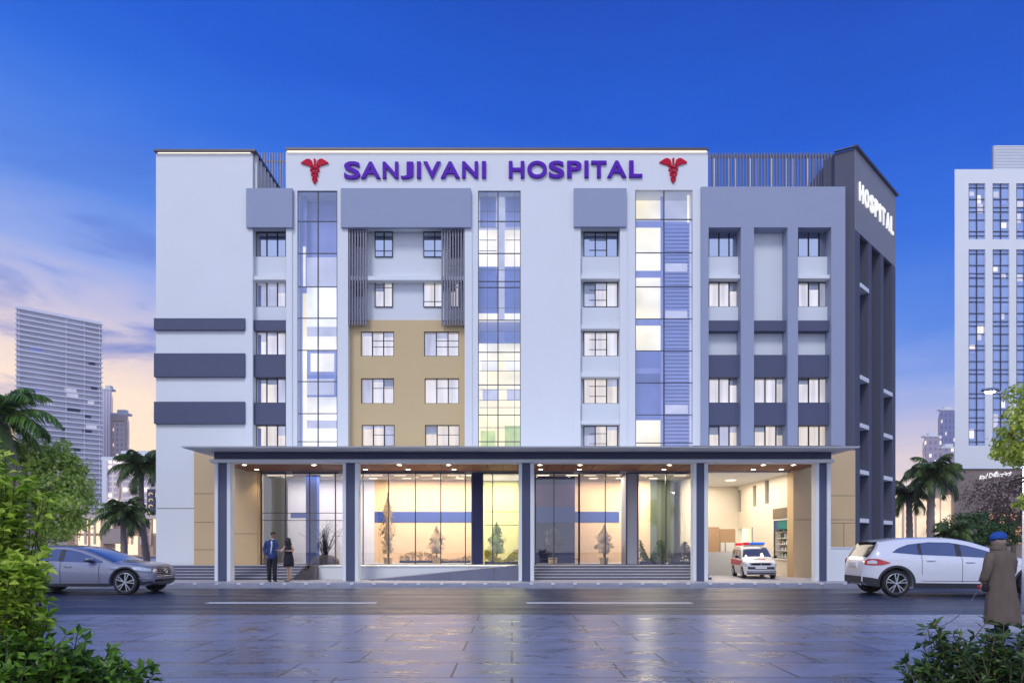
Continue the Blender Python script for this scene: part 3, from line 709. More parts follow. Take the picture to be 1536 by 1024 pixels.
m.build('lobby_wall', H)
m = MB()
for a, b in ((537, 716), (868, 948)): m.box(WX(a, Y0) + .01, WX(b, Y0) - .01, Yw - .02, Yw - .002, WZ(783, Yw), WZ(767, Yw), mw['blue_stripe'])  # blue bands painted on the wall in place of a reflection in the glass
m.box(WX(397, Y0), WX(440, Y0), Yw - .02, Yw - .002, WZ(776, Yw), WZ(769, Yw), mw['blue_stripe'])
m.build('lobby_stripe', H)
m = MB()
m.box(WX(800, Y0), WX(867, Y0), 28.57, 28.598, WZ(760, 28.6), WZ(726, 28.6), mw['mauve_wall']); m.box(WX(800, Y0), WX(867, Y0), 28.57, 28.598, WZ(783, 28.6), WZ(760, 28.6), mw['blue_stripe'])
m.build('lobby_stripe', H)
for a, b in ((445, 462), (941, 957)):
    m = MB(); m.box(WX(a, Y0), WX(b, Y0), 27.2 if a > 900 else 28.2, 28.5 if a > 900 else 28.6, ZF, ZC, mw['grey_column'] if a > 900 else mw['blue_stripe']); m.build('lobby_column', H)
m = MB()   # lobby glazing
LB = [(392, 517, (428, 464.5, 503)), (537, 708, (544.5, 583, 623, 661, 698)), (724, 780, (739,)), (803, 869, (831, 868)), (869, 940, (908,)), (957, 1040, (999,))]
YL = 27.0
for a, b, vs in LB:
    for x in vs: m.pb(x - .7, x + .7, 709, 846.5, YL - .03, YL + .03, M['mull'])
    for x in (a, b): m.pb(x - 1, x + 1, 709, 846.5, YL - .03, YL + .03, M['mull'])
for y, a, b in ((769, 392, 517), (780, 392, 517), (767, 727, 779), (787, 727, 779), (838, 803, 869)): m.pb(a, b, y - .5, y + .5, YL - .01, YL + .02, M['mull'])
m.pb(392, 1040, 845.5, 847.5, YL - .03, YL + .04, M['mull']); m.pb(392, 1040, 708, 710, YL - .03, YL + .04, M['mull'])
gf = m.build('lobby_glazing', H)
m = MB()
for a, b, vs in LB:
    m.face([W(a, 846, YL), W(b, 846, YL), W(b, 709, YL), W(a, 709, YL)], M['glassl'])
m.build('pane', gf)
for a, b in ((517, 537), (708, 724), (780, 803), (940, 957)):
    m = MB(); m.pb(a + 1, b - 1, 709, 846.5, YL - .02, 27.2, mw['grey_column'] if a > 900 else (mw['night_wall'] if a == 708 else M['light'])); m.build('lobby_pier', H)
# lobby lights
def ceil_light(px, Y, wd_=.5):
    m = MB(); X = WX(px, Y); m.box(X - wd_ / 2, X + wd_ / 2, Y - .05, Y + .05, ZC - .03, ZC - .002, M['led']); m.build('ceiling_light', H)
for px in (410, 430, 490, 545, 565, 600, 640, 680, 700, 750, 815, 858, 885, 920, 970, 1020):
    ceil_light(px, 28.0); 
for px in (560, 610, 655, 690, 745, 765, 890, 930, 980): ceil_light(px, 29.3, .35)
for a, b, pw, col in ((392, 516, 120, (1, .92, .84)), (538, 706, 360, (1, .83, .62)), (728, 780, 210, (1, .94, .62)), (870, 940, 95, (1, .83, .64)), (957, 998, 210, (1, .90, .66)), (1000, 1040, 14, (1, .95, .8))):
    X = (WX(a, Y0) + WX(b, Y0)) / 2; area('lobby_lamp', (X, 28.7, ZC - .04), WX(b, Y0) - WX(a, Y0) - .2, 1.6, pw, col)

# ---- tan walls at the two ends, steps, plinths
m = MB(); m.box(WX(291, 26.8), WX(386, 26.8), 26.8, 27.3, .2, WZ(677, 26.8), M['tanlo']); m.box(WX(386, 26.8), WX(392, Y0) - .03, 26.86, 27.3, .2, Zsf, M['tanlo'])
for y, a, b in ((740, 291, 322), (783, 291, 322), (824, 291, 322), (800, 349, 386)): m.pb(a + .3, b, y - .35, y + .35, 26.797, 26.81, M['joint'])
m.build('tan_wall', H)
m = MB(); m.box(WX(1190, 26.7), WX(1283, 26.7), 26.7, 27.3, .15, WZ(675, 26.7), M['tanlo'])
for y, a, b in ((779, 1192, 1283), (743, 1245, 1283), (784, 1245, 1283)): m.pb(a, b - .5, y - .35, y + .35, 26.697, 26.71, M['joint'])
m.pb(1265.5, 1266.2, 784, 822, 26.697, 26.71, M['joint'])
m.build('tan_wall', H)

def steps(px0, px1, name, label):
    e = empty(name, (WX(px0, 25), 25.0, .15), 0, label, 'steps')
    x0, x1 = WX(px0, 25), WX(px1, 25)
    for i in range(5):
        y_ = 25.0 + i * .34; m = MB(); z_ = .15 + i * .10
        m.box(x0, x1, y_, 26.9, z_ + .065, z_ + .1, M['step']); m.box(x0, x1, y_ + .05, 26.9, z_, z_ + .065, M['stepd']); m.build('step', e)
    return e
steps(200, 440, 'entrance_steps', 'wide grey stone steps in front of the tan wall and the couple')
steps(803, 1068, 'entrance_steps', 'grey stone steps under the lobby glass between ramp and ambulance bay')
e = empty('step_cheek', (WX(440, 25), 25, .15), 0, 'dark sloping stone cheek wall ending the steps beside the couple', 'cheek wall')
m = MB(); xa_, xb_ = WX(440, 25), WX(473, 25)
m.add([(xa_, 24.9, .15), (xb_, 24.9, .15), (xb_, 26.88, .15), (xa_, 26.88, .15), (xb_ - .1, 24.9, .66), (xb_, 24.9, .66), (xb_, 26.88, .66), (xa_, 26.88, .66)], [(3, 2, 1, 0), (4, 5, 6, 7), (0, 1, 5, 4), (1, 2, 6, 5), (2, 3, 7, 6), (3, 0, 4, 7)], M['granite'])
m.build('stone_body', e)
e = empty('entrance_plinth', (WX(620, 25.4), 25.4, .15), 0, 'white rendered plinth wall below the lobby glass behind the ramp', 'plinth')
m = MB(); m.box(xb_ + .003, WX(781, 25.4), 25.4, 26.88, .15, .62, M['white']); m.box(xb_ + .003, WX(781, 25.4), 25.36, 26.88, .62, .66, M['light']); m.build('plinth_wall', e)
e = empty('access_ramp', (WX(670, 24.7), 24.7, .15), 0, 'long grey stone wheelchair ramp rising right towards the middle column', 'ramp')
m = MB(); a_, b_ = WX(553, 24.6), WX(781, 24.6)
m.add([(a_, 24.6, .15), (b_, 24.6, .15), (b_, 25.35, .15), (a_, 25.35, .15), (a_, 24.6, .16), (b_, 24.6, .72), (b_, 25.35, .72), (a_, 25.35, .16)], [(3, 2, 1, 0), (4, 5, 6, 7), (0, 1, 5, 4), (1, 2, 6, 5), (2, 3, 7, 6), (3, 0, 4, 7)], M['ramp'])
for px in (674, 741): X = WX(px, 24.6); m.box(X, X + .015, 24.595, 24.61, .16, .15 + .57 * (X - a_) / (b_ - a_), M['joint'])
m.build('ramp_body', e)
e = empty('boundary_wall', (WX(1262, 24.3), 24.3, .15), 0, 'low white boundary wall between the end column and the white car', 'wall')
m = MB(); m.box(WX(1246.5, 24.3), 13.9, 24.3, 24.5, .15, WZ(822, 24.3), M['white']); m.box(WX(1246.5, 24.3), 13.93, 24.27, 24.53, WZ(822, 24.3), WZ(820, 24.3), M['light']); m.build('wall_body', e)

# ---- ambulance bay
XB = 11.4; XBl = WX(1058, Y0)
mw['bay_wall_paint'] = mat('bay_wall_paint', (.80, .74, .63), .7, var=.03)
m = MB()
wh = [(27.75, 28.45, 'shop')]
# right wall with openings along Y
def side_wall(holes):
    ys = sorted({26.9, 33.8, *[h[0] for h in holes], *[h[1] for h in holes]}); zs = sorted({.15, ZC, *[h[2] for h in holes], *[h[3] for h in holes]})
    for i in range(len(ys) - 1):
        for j in range(len(zs) - 1):
            cy, cz = (ys[i] + ys[i + 1]) / 2, (zs[j] + zs[j + 1]) / 2
            if any(h[0] < cy < h[1] and h[2] < cz < h[3] for h in holes): continue
            m.face([(XB, ys[i], zs[j]), (XB, ys[i], zs[j + 1]), (XB, ys[i + 1], zs[j + 1]), (XB, ys[i + 1], zs[j])], mw['bay_wall_paint'])
    for a, b, c, d in holes:
        for q in ([(XB, a, c), (XB, a, d), (XB + .3, a, d), (XB + .3, a, c)], [(XB, b, c), (XB + .3, b, c), (XB + .3, b, d), (XB, b, d)], [(XB, a, d), (XB, b, d), (XB + .3, b, d), (XB + .3, a, d)], [(XB, a, c), (XB + .3, a, c), (XB + .3, b, c), (XB, b, c)]): m.face(q, mw['bay_wall_paint'])
def yx(px): return XB * F / (px - VX)
bwin = [(yx(1111.5), yx(1107), 0, 0, 735, 767), (yx(1134.5), yx(1129), 0, 0, 728, 759), (yx(1153.5), yx(1147), 0, 0, 720, 755)]
hol = []
for a, b, _, _, t, u in bwin:
    ym = (a + b) / 2; hol.append((a, b, WZ(u, ym), WZ(t, ym)))
ys0, ys1 = yx(1186), yx(1161)
shz0, shz1 = WZ(838, 27.3), WZ(779, 27.6)
hol.append((ys0, ys1, shz0, shz1)); dy0, dy1 = yx(1129), yx(1104.5); hol.append((dy0, dy1, .16, WZ(791, 32.5)))
side_wall(hol)
m.box(XBl, XB, 33.6, 33.78, .15, ZC, mw['bay_wall_paint']); m.box(XBl - .15, XBl, 27.0, 34, .15, ZC, mw['bay_wall_paint'])
m.box(XBl - .15, XB + 1.2, 27.0, 34, ZC, ZC + .15, M['light'])
m.box(XB + .9, XB + 1.0, 27.3, 33.8, .15, ZC, M['light'])
m.box(XBl, WX(1190, Y0) + .01, 26.6, 26.98, Zsf - .001 + .01, Zsf + .3, M['light'])
m.build('bay_wall', H)
m = MB()
for a, b, c, d in hol[:3]: m.box(XB + .1, XB + .14, a, b, c, d, M['glassb']); m.box(XB + .2, XB + .25, a, b, c, d, M['roomd'])
m.build('bay_window', H)
m = MB(); m.box(XB + .28, XB + .3, dy0, dy1, .16, WZ(791, 32.5), M['roomc']); m.box(XB - .04, XB + .1, dy0 - .02, dy0 + .05, .16, WZ(791, 32.5), mw['grey_column']); m.build('bay_door', H)
brown = mat('shop_sign_board', (.22, .17, .11), .7, var=.5, scale=14)
m = MB()
m.box(XB - .05, XB + .0, ys0 - .02, ys1 + .02, shz1 + .08, WZ(760, 27.3), brown)
m.box(XB - .02, XB + .05, ys0 - .04, ys1 + .04, shz1, shz1 + .06, M['white'])
m.box(XB - .02, XB + .05, ys0 - .05, ys0, shz0, shz1, M['light']); m.box(XB - .02, XB + .05, ys1, ys1 + .06, shz0, shz1, M['light']); m.box(XB - .04, XB + .1, ys0 - .05, ys1 + .06, shz0 - .06, shz0, M['white'])
sf = m.build('shop_window', H)
teal = mat('teal_awning', (.01, .22, .21), .5); tealb = mat('blue_awning', (.05, .08, .3), .5)
m = MB(); m.box(XB + .02, XB + .05, ys0, ys0 + (ys1 - ys0) * .8, shz1 - .38, shz1, teal); m.box(XB + .02, XB + .05, ys0 + (ys1 - ys0) * .8, ys1, shz1 - .38, shz1, tealb); m.build('shop_banner', sf)
m = MB(); random.seed(3)
m.box(XB + .8, XB + .82, ys0 - .3, ys1 + .3, shz0, shz1, M['roomc'])
for k in range(5):
    z = shz0 + .05 + k * .27; m.box(XB + .15, XB + .75, ys0, ys1, z, z + .02, M['white'])
    y_ = ys0 + .03
    while y_ < ys1 - .1:
        h_ = random.uniform(.08, .2); wd_ = random.uniform(.05, .12)
        m.box(XB + .25, XB + .4, y_, y_ + wd_, z + .02, z + .02 + h_, random.choice([brown, M['roomd'], M['white'], M['grey'], M['light'], teal])); y_ += wd_ + random.uniform(.01, .06)
m.build('shelves', sf)
m = MB(); m.lathe([(0, -.02), (.22, -.02), (.22, .0)], M['led'], 24, 'Z', (WX(1096, 30.2), 30.2, ZC - .005)); m.build('ceiling_light', H)
area('bay_lamp', ((XBl + XB) / 2, 29.8, ZC - .05), 2.6, 5, 230, (1, .86, .70))
area('bay_lamp', ((XBl + XB) / 2 - .3, 32.2, ZC - .05), 2.0, 2.0, 40, (1, .86, .72))
tanp = mat('tan_partition', (.50, .33, .20), .6)
e = empty('partition_screen', (9, 31.5, .15), 0, 'pair of tan partition panels at the back of the ambulance bay', 'partition')
m = MB(); m.pb(1055, 1079, 790, 858, 31.5, 31.6, tanp); m.pb(1079.3, 1103, 793, 858, 31.8, 31.9, tanp); m.pb(1081, 1087, 813, 827, 31.76, 31.78, M['white']); m.pb(1089, 1102, 813, 827, 31.76, 31.78, M['white']); m.build('screen_panel', e)
e = empty('low_bay_wall', (8.8, 29, .15), 0, 'low pale blue wall crossing the ambulance bay behind the ambulance', 'wall')
m = MB(); m.box(XBl + .002, WX(1104, 29), 29, 29.15, .15, WZ(827.5, 29), M['light']); m.build('wall_body', e)

# ---- signs
def glyph(ch, off=.035):
    c = bpy.data.curves.new('g', 'FONT'); c.body = ch; c.size = 1; c.offset = off; c.extrude = .05; c.resolution_u = 5; c.bevel_depth = 0.0
    o = bpy.data.objects.new('g', c); C.objects.link(o)
    dg = bpy.context.evaluated_depsgraph_get(); dg.update()
    me = bpy.data.meshes.new_from_object(o.evaluated_get(dg)); bpy.data.objects.remove(o)
    return me
def letter(ch, mtx, mt, parent, name='letter', off_=.027):
    """mtx maps the unit box (0..1, 0..1, 0..1) to world"""
    me = glyph(ch, off_); vs = [v.co.copy() for v in me.vertices]
    lo = [min(v[i] for v in vs) for i in range(3)]; hi = [max(v[i] for v in vs) for i in range(3)]
    off = wloc(parent)
    for v in me.vertices:
        u = Vector([(v.co[i] - lo[i]) / max(1e-6, hi[i] - lo[i]) for i in range(3)])
        v.co = mtx @ u - off
    me.materials.clear(); me.materials.append(mt)
    for p in me.polygons: p.material_index = 0
    o = bpy.data.objects.new(name, me); C.objects.link(o); o.parent = parent
    return o
S = empty('hospital_sign', W(740, 254, 26.98), 0, 'large purple raised letters spelling SANJIVANI HOSPITAL on the white parapet', 'sign')
for ch, a, b, t, u in [('S', 515.8, 540, 241.8, 268), ('A', 541.2, 570.6, 242.3, 267), ('N', 573.8, 597.2, 242.3, 267), ('J', 600.6, 619.7, 242.3, 267.5), ('I', 625.2, 631, 242, 266.8), ('V', 634.8, 661, 242, 266.8), ('A', 660.9, 689.8, 242, 266.6), ('N', 693, 717, 241.8, 266.5), ('I', 722.8, 728.9, 241.6, 266.4),
                       ('H', 763.2, 786.6, 241.4, 266.2), ('O', 791, 820.5, 241, 266.6), ('S', 823.2, 846.6, 240.9, 266.6), ('P', 850.8, 872.4, 241, 265.9), ('I', 876.8, 882.9, 240.8, 265.8), ('T', 887, 910, 240.8, 265.7), ('A', 911, 940, 240.7, 265.6), ('L', 944, 963.6, 240.5, 265.4)]:
    Yf = 26.9; p0 = W(a, u, Yf); p1 = W(b, t, Yf)
    mt = Matrix(((p1.x - p0.x, 0, 0, p0.x), (0, 0, -.09, 26.99), (0, p1.z - p0.z, 0, p0.z), (0, 0, 0, 1)))
    letter(ch, mt, M['purple'], S)
def emblem(px, py, sc_):
    e = empty('medical_emblem', W(px, py, 26.98), 0, None, 'emblem')
    cx, cz = W(px, py, 26.95).x, W(px, py, 26.95).z; u = .027 * sc_
    m = MB()
    def prism(pts, y0=26.93, y1=26.99):
        n = len(pts); vs = [(cx + x * u, y0, cz - y * u) for x, y in pts] + [(cx + x * u, y1, cz - y * u) for x, y in pts]
        m.add(vs, [tuple(range(n)), tuple(range(2 * n - 1, n - 1, -1))] + [(i, i + n, (i + 1) % n + n, (i + 1) % n) for i in range(n)], M['red'])
    for s in (1, -1):
        prism([(s * x, y) for x, y in [(2.2, -8), (4.5, -15), (8, -17.5), (11.5, -17.5), (15, -15.5), (20.5, -11.8), (20.8, -11.3), (15.5, -9.5), (9, -7.6), (5.5, -7)]])
    m.build('wing', e)
    m = MB()
    prism([(1.6 * math.cos(t * PI / 6), -16 + 2 * math.sin(t * PI / 6)) for t in range(12)])
    prism([(-1.2, -14.5), (1.2, -14.5), (1.4, 18), (0, 20), (-1.4, 18)], 26.94, 26.985)
    m.build('staff', e)
    for sgn in (1, -1):
        m = MB(); pts = []
        for k in range(61):
            t = k / 60; amp = 7.6 * (1 - t * .70); y = -7 + 25.5 * t
            pts.append((cx + sgn * amp * math.cos(t * PI * 3.6 + .3) * u, 26.95 + sgn * .012 * math.sin(t * 12), cz - y * u))
        m.tube(pts, [u * (1.3 - .35 * k / 60) for k in range(61)], M['red'], 8); m.build('snake', e, smooth=True)
    return e
emblem(472, 256, 1.0)['label'] = 'red winged medical staff emblem just before the word SANJIVANI'
emblem(1010, 255, 1.0)['label'] = 'red winged medical staff emblem just after the word HOSPITAL'
S2 = empty('corner_sign', (P0.x, P0.y, WZ(300, 27.3)), 0, 'white raised letters spelling HOSPITAL high on the angled dark corner tower', 'sign')
s0, s1 = sof(1287.5), sof(1338.5)
wid = {'H': 1.1, 'O': 1.15, 'S': 1.0, 'P': 1.0, 'I': .38, 'T': 1.0, 'A': 1.1, 'L': .85}; tot = sum(wid[c] for c in 'HOSPITAL'); gap = .38
un = (s1 - s0) / (tot + gap * 7); s = s0
zA, zB = WZ(300.5, 27.25), WZ(273, 27.25)
for ch in 'HOSPITAL':
    a = P0 + Dv * s - Nv * .02; ww = Dv * (wid[ch] * un)
    mt = Matrix(((ww.x, 0, -Nv.x * .05, a.x), (ww.y, 0, -Nv.y * .05, a.y), (0, zB - zA, 0, zA), (0, 0, 0, 1)))
    letter(ch, mt, M['signglow'], S2, off_=.02); s += (wid[ch] + gap) * un

# ---- plants put in the lobby; the trees stand in for reflections in the glass
def reflection_conifer(px, Y, hh, label, mt, seed, rad_=.42):
    random.seed(seed); X = WX(px, Y); r = empty('reflection_tree', (X, Y, ZF), 0, label, 'stand-in tree')
    m = MB(); m.lathe([(0, 0), (.16, 0), (.2, .26), (.18, .27), (.0, .25)], M['tanlo'], 16, 'Z', (X, Y, ZF)); m.build('planter', r, smooth=False)
    m = MB(); m.tube([(X, Y, ZF + .25), (X, Y, ZF + hh)], [.03, .01], M['trunk'], 6); m.build('trunk', r)
    m = MB()
    for k in range(1300):
        t = random.random(); a = random.uniform(0, 2 * PI); z = ZF + .45 + (hh - .45) * t; rr_ = rad_ * (math.sin(PI * min(1, .25 + .78 * t)) ** .8) * random.random() ** .4 * (.72 + .30 * math.sin(3 * a + 9 * t + seed) + .22 * math.sin(17 * t + seed * 2))
        p_ = Vector((X + rr_ * math.cos(a), Y + rr_ * math.sin(a), z)); n = Vector((math.cos(a), math.sin(a), .5)); n.normalize()
        q_ = n.cross(Vector((random.uniform(-1, 1), random.uniform(-1, 1), .2))).normalized() * .05; u_ = n.cross(q_).normalized() * .04
        m.add([p_ - q_, p_ + u_, p_ + q_, p_ - u_], [(0, 1, 2, 3)], mt)
    m.build('crown', r)
ic = mat('reflection_pale_leaf', (.60, .44, .26), .8, var=.4, scale=5); ic2 = mat('reflection_dark_leaf', (.02, .03, .05), .8, var=.4, scale=5); ic3 = mat('reflection_lime_leaf', (.30, .42, .06), .8, var=.4, scale=5); ic4 = mat('indoor_green_leaf', (.14, .22, .08), .8, var=.5, scale=5)  # pale and dark leaf tones imitate tree silhouettes reflected in the glass
reflection_conifer(582, 28.3, 3.0, 'tall potted conifer added in the peach lit lobby window for a reflected tree', ic, 1, .38)
reflection_conifer(655, 28.6, 1.6, 'shorter potted conifer added at the right of the peach lobby window for a reflected tree', ic, 2, .40)
reflection_conifer(745, 28.2, 1.75, 'green potted tree added in the lime lit lobby window for a reflected tree', ic3, 3, .42)
reflection_conifer(829, 27.9, 1.7, 'dark potted tree added in the dark blue lobby window for a reflected tree', ic2, 4, .44)
reflection_conifer(906, 28.2, 1.6, 'potted tree added in the peach lobby window left of the grey pier for a reflected tree', ic, 5, .42)
def planter(px0, px1, Y, hh, mt, label, seed):
    random.seed(seed); r = empty('indoor_planter', (WX((px0 + px1) / 2, Y), Y, ZF), 0, label, 'planter')
    m = MB(); m.box(WX(px0, Y), WX(px1, Y), Y - .15, Y + .15, ZF, ZF + .12, M['dark']); m.build('trough', r)
    m = MB()
    for k in range(900):
        x = random.uniform(WX(px0, Y), WX(px1, Y)); t = (x - WX(px0, Y)) / (WX(px1, Y) - WX(px0, Y)); p_ = Vector((x, Y + random.uniform(-.25, .25), ZF + .1 + hh * (.55 + .45 * math.sin(7 * t + seed)) * random.random() ** .6))
        q_ = Vector((random.uniform(-1, 1), random.uniform(-1, 1), random.uniform(-1, 1))).normalized() * .045; u_ = q_.cross(Vector((0, 1, .2))).normalized() * .03
        m.add([p_ - q_, p_ + u_, p_ + q_, p_ - u_], [(0, 1, 2, 3)], mt)
    m.build('foliage', r)
planter(727, 777, 27.6, .5, mat('yellow_bloom', (.55, .50, .03), .7, var=.4, scale=8), 'long planter of yellow green flowers in the lime lit lobby window', 1)
planter(960, 996, 27.7, .95, ic4, 'planter of green shrubs at the foot of the bright lobby window', 2)
planter(1003, 1038, 27.7, .85, mat('grey_dry_leaf', (.20, .18, .17), .8, var=.5, scale=7), 'planter of greyish dry plants beside the green shrubs', 3)
planter(600, 706, 29.3, .42, ic, 'long low planter of pale plants added along the back of the peach lobby for reflected shrubs', 6)  # pale foliage added to imitate shrubs reflected in the lobby glass
r = empty('bare_plant', (WX(488, 27.8), 27.8, ZF), 0, 'bare twiggy black plant on a brown mound inside the left lobby window', 'plant'); random.seed(4)
m = MB(); X = WX(488, 27.8)
for k in range(46):
    a = Vector((X + random.gauss(0, .05), 27.8, ZF + .3)); b = a + Vector((random.gauss(0, .16), random.gauss(0, .1), random.uniform(.4, 1.1))); c_ = b + Vector((random.gauss(0, .32), random.gauss(0, .1), random.uniform(-.1, .75)))
    m.tube([a, b, c_], [.014, .01, .005], M['frame'], 4)
m.build('twig', r); m = MB(); m.ball((X, 27.8, ZF + .05), (.6, .25, .36), M['granite'], 16, 8); m.build('mound', r, smooth=True)
# ------------------------------------------------------------------ vehicles
M['tyre'] = mat('tyre_rubber', (0.012, 0.012, 0.014), 0.75, var=.2, scale=20)
M['rim'] = mat('alloy_rim', (0.62, 0.64, 0.70), 0.28, metal=0.85, var=.05)
M['rimdark'] = mat('wheel_well', (0.006, 0.006, 0.008), 0.9)
M['plastic'] = mat('dark_cladding', (0.03, 0.032, 0.045), 0.6, var=.1)
M['carglass'] = mat('tinted_car_glass', (0.05, 0.08, 0.20), 0.05, spec=0.9, coat=0.6, var=.3, scale=1.5)
M['rearglass'] = mat('privacy_glass', (0.02, 0.025, 0.05), 0.12, spec=0.12, var=.3, scale=1.5)
M['chrome'] = mat('chrome', (0.8, 0.82, 0.86), 0.12, metal=1.0)
M['redlamp'] = mat('red_lamp_lens', (0.60, 0.015, 0.03), 0.15, coat=0.8, var=.15, scale=12)
M['lens'] = mat('clear_lamp_lens', (0.62, 0.66, 0.75), 0.08, coat=1.0, var=.35, scale=14)
M['carwhite'] = mat('pearl_white_paint', (0.78, 0.80, 0.86), 0.22, coat=0.8, var=.02)
M['cargrey'] = mat('grey_metallic_paint', (0.26, 0.275, 0.36), 0.28, metal=0.35, coat=0.8, var=.03)
M['ambwhite'] = mat('ambulance_white_paint', (0.80, 0.80, 0.80), 0.3, coat=0.5, var=.02)
M['ambred'] = mat('ambulance_red_stripe', (0.62, 0.01, 0.04), 0.35)
M['seam'] = mat('panel_gap', (0.01, 0.01, 0.015), 0.9)

def crom(pts, n):
    out = []
    P = [pts[0]] + list(pts) + [pts[-1]]
    for i in range(1, len(P) - 2):
        for k in range(n):
            t = k / n; r = []
            for d in range(2):
                p0, p1, p2, p3 = P[i - 1][d], P[i][d], P[i + 1][d], P[i + 2][d]
                r.append(.5 * (2 * p1 + (p2 - p0) * t + (2 * p0 - 5 * p1 + 4 * p2 - p3) * t * t + (3 * p1 - p0 - 3 * p2 + p3) * t ** 3))
            out.append(tuple(r))
    out.append(pts[-1]); return out
def interp(tab, x):
    if x <= tab[0][0]: return tab[0][1]
    for (a, va), (b, vb) in zip(tab, tab[1:]):
        if x <= b: return va + (vb - va) * (x - a) / max(1e-9, b - a)
    return tab[-1][1]

class Car:
    """body lofted from a side profile; u runs from one bumper to the other, v across, z up"""
    def __init__(s, prof, under, belt, roofz, half, wheels, wr, arch, endr=(.45, .5), endk=(.30, .32), tumble=.24, rr=.13):
        s.p = crom(prof, 7); s.L = prof[-1][0]
        q = [s.p[0]]
        for a in s.p[1:]:
            q.append((max(a[0], q[-1][0] + 1e-4), a[1]))
        s.p = q; s.under, s.belt, s.roofz, s.half, s.wheels, s.wr, s.arch, s.endr, s.endk, s.tumble, s.rr = under, belt, roofz, half, wheels, wr, arch, endr, endk, tumble, rr
    def zt(s, u): return interp(s.p, u)
    def zb(s, u, arches=True):
        z = interp(s.under, u)
        if arches:
            for w_ in s.wheels:
                d = abs(u - w_)
                if d < s.arch: z = max(z, s.wr + math.sqrt(s.arch ** 2 - d * d))
        return min(z, s.zt(u) - .03)
    def w(s, u):
        r = s.half
        for d, e, k in ((u, s.endr[0], s.endk[0]), (s.L - u, s.endr[1], s.endk[1])):
            if d < e: r *= 1 - k * ((e - d) / e) ** 2.4
        return r
    def belt_z(s, u): return interp(s.belt, u)
    def hw(s, u, z):
        b = s.belt_z(u); w_ = s.w(u); zm = b - .28
        if z < zm: f = 1 - .07 * ((zm - z) / max(.05, zm - .2)) ** 2
        elif z < b: f = 1 - .045 * ((z - zm) / (b - zm)) ** 2
        else: f = .955 - s.tumble * (z - b) / (s.roofz - b)
        # shoulder crease
        f += .012 * math.exp(-((z - (b - .12)) / .035) ** 2)
        return w_ * f
    def section(s, u, K=16, T=9):
        zb, zt = s.zb(u), s.zt(u); rr = min(s.rr, .55 * (zt - zb)); ze = zt - rr
        side = [(s.hw(u, zb + (ze - zb) * k / K), zb + (ze - zb) * k / K) for k in range(K + 1)]
        ye = side[-1][0]; top = []
        for k in range(1, T + 1):
            t = k / T * PI / 2; top.append((ye * math.cos(t) ** .62 if k < T else 0.0, ze + rr * math.sin(t) ** .62))
        return [(0.0, zb)] + [(side[0][0] * .75, zb)] + side + top
    def body(s, mats, name, parent, orient):
        us = set(a[0] for a in s.p)
        for w_ in s.wheels:
            for k in range(-24, 25): us.add(w_ + s.arch * math.sin(k / 24 * PI / 2))
            us.add(w_ - s.arch - .004); us.add(w_ + s.arch + .004)
        n = 50
        for k in range(n): us.add(s.L * k / n)
        us = sorted(u for u in us if 0 <= u <= s.L)
        uu = [us[0]]
        for u in us[1:]:
            if u - uu[-1] > .0008: uu.append(u)
        rows = []
        for u in uu:
            sec = s.section(u); full = [(u, y, z) for y, z in sec] + [(u, -y, z) for y, z in sec[-2:0:-1]]
            rows.append([orient(*p) for p in full])
        m = MB(); m.rings(rows, mats)
        return m.build(name, parent, auto=38, world=False)
    def patch(s, mb, us, top, bot, mt, orient, off=.006, rows=6, sides=(1, -1), nu=26, thick=0):
        for sg in sides:
            P = []
            for i in range(nu + 1):
                u = us[0] + (us[1] - us[0]) * i / nu; a, b = interp(bot, u), interp(top, u)
                P.append([orient(u, sg * (s.hw(u, a + (b - a) * j / rows) + off), a + (b - a) * j / rows) for j in range(rows + 1)])
            mb.grid(P, mt)
    def toppatch(s, mb, u0, u1, f, mt, orient, off=.006, nu=14, nv=16, f1=None):
        P = []
        for i in range(nu + 1):
            u = u0 + (u1 - u0) * i / nu; zb, zt = s.zb(u, False), s.zt(u); rr = min(s.rr, .55 * (zt - zb)); ze = zt - rr; ye = s.hw(u, ze)
            ff = f + ((f1 or f) - f) * i / nu
            du = .02; sl = (s.zt(u + du) - s.zt(u - du)) / (2 * du); nl = math.hypot(sl, 1)
            row = []
            for j in range(nv + 1):
                g_ = -ff + 2 * ff * j / nv
                z = ze + rr * (max(0, 1 - abs(g_) ** 3.2)) ** (1 / 3.2)
                row.append(orient(u - sl / nl * off, g_ * ye, z + off / nl))
            P.append(row)
        mb.grid(P, mt)
    def archtrim(s, mb, w_, mt, orient, wd=.06, off=.008):
        for sg in (1, -1):
            P = []
            for i in range(33):
                t = PI * i / 32 * 1.06 - .03 * PI; row = []
                for r_ in (s.arch - .005, s.arch + wd * .5, s.arch + wd):
                    u = w_ + r_ * math.cos(t); z = max(interp(s.under, w_) - .0, s.wr + r_ * math.sin(t)); row.append(orient(u, sg * (s.hw(u, z) + off), z))
                P.append(row)
            mb.grid(P, mt)

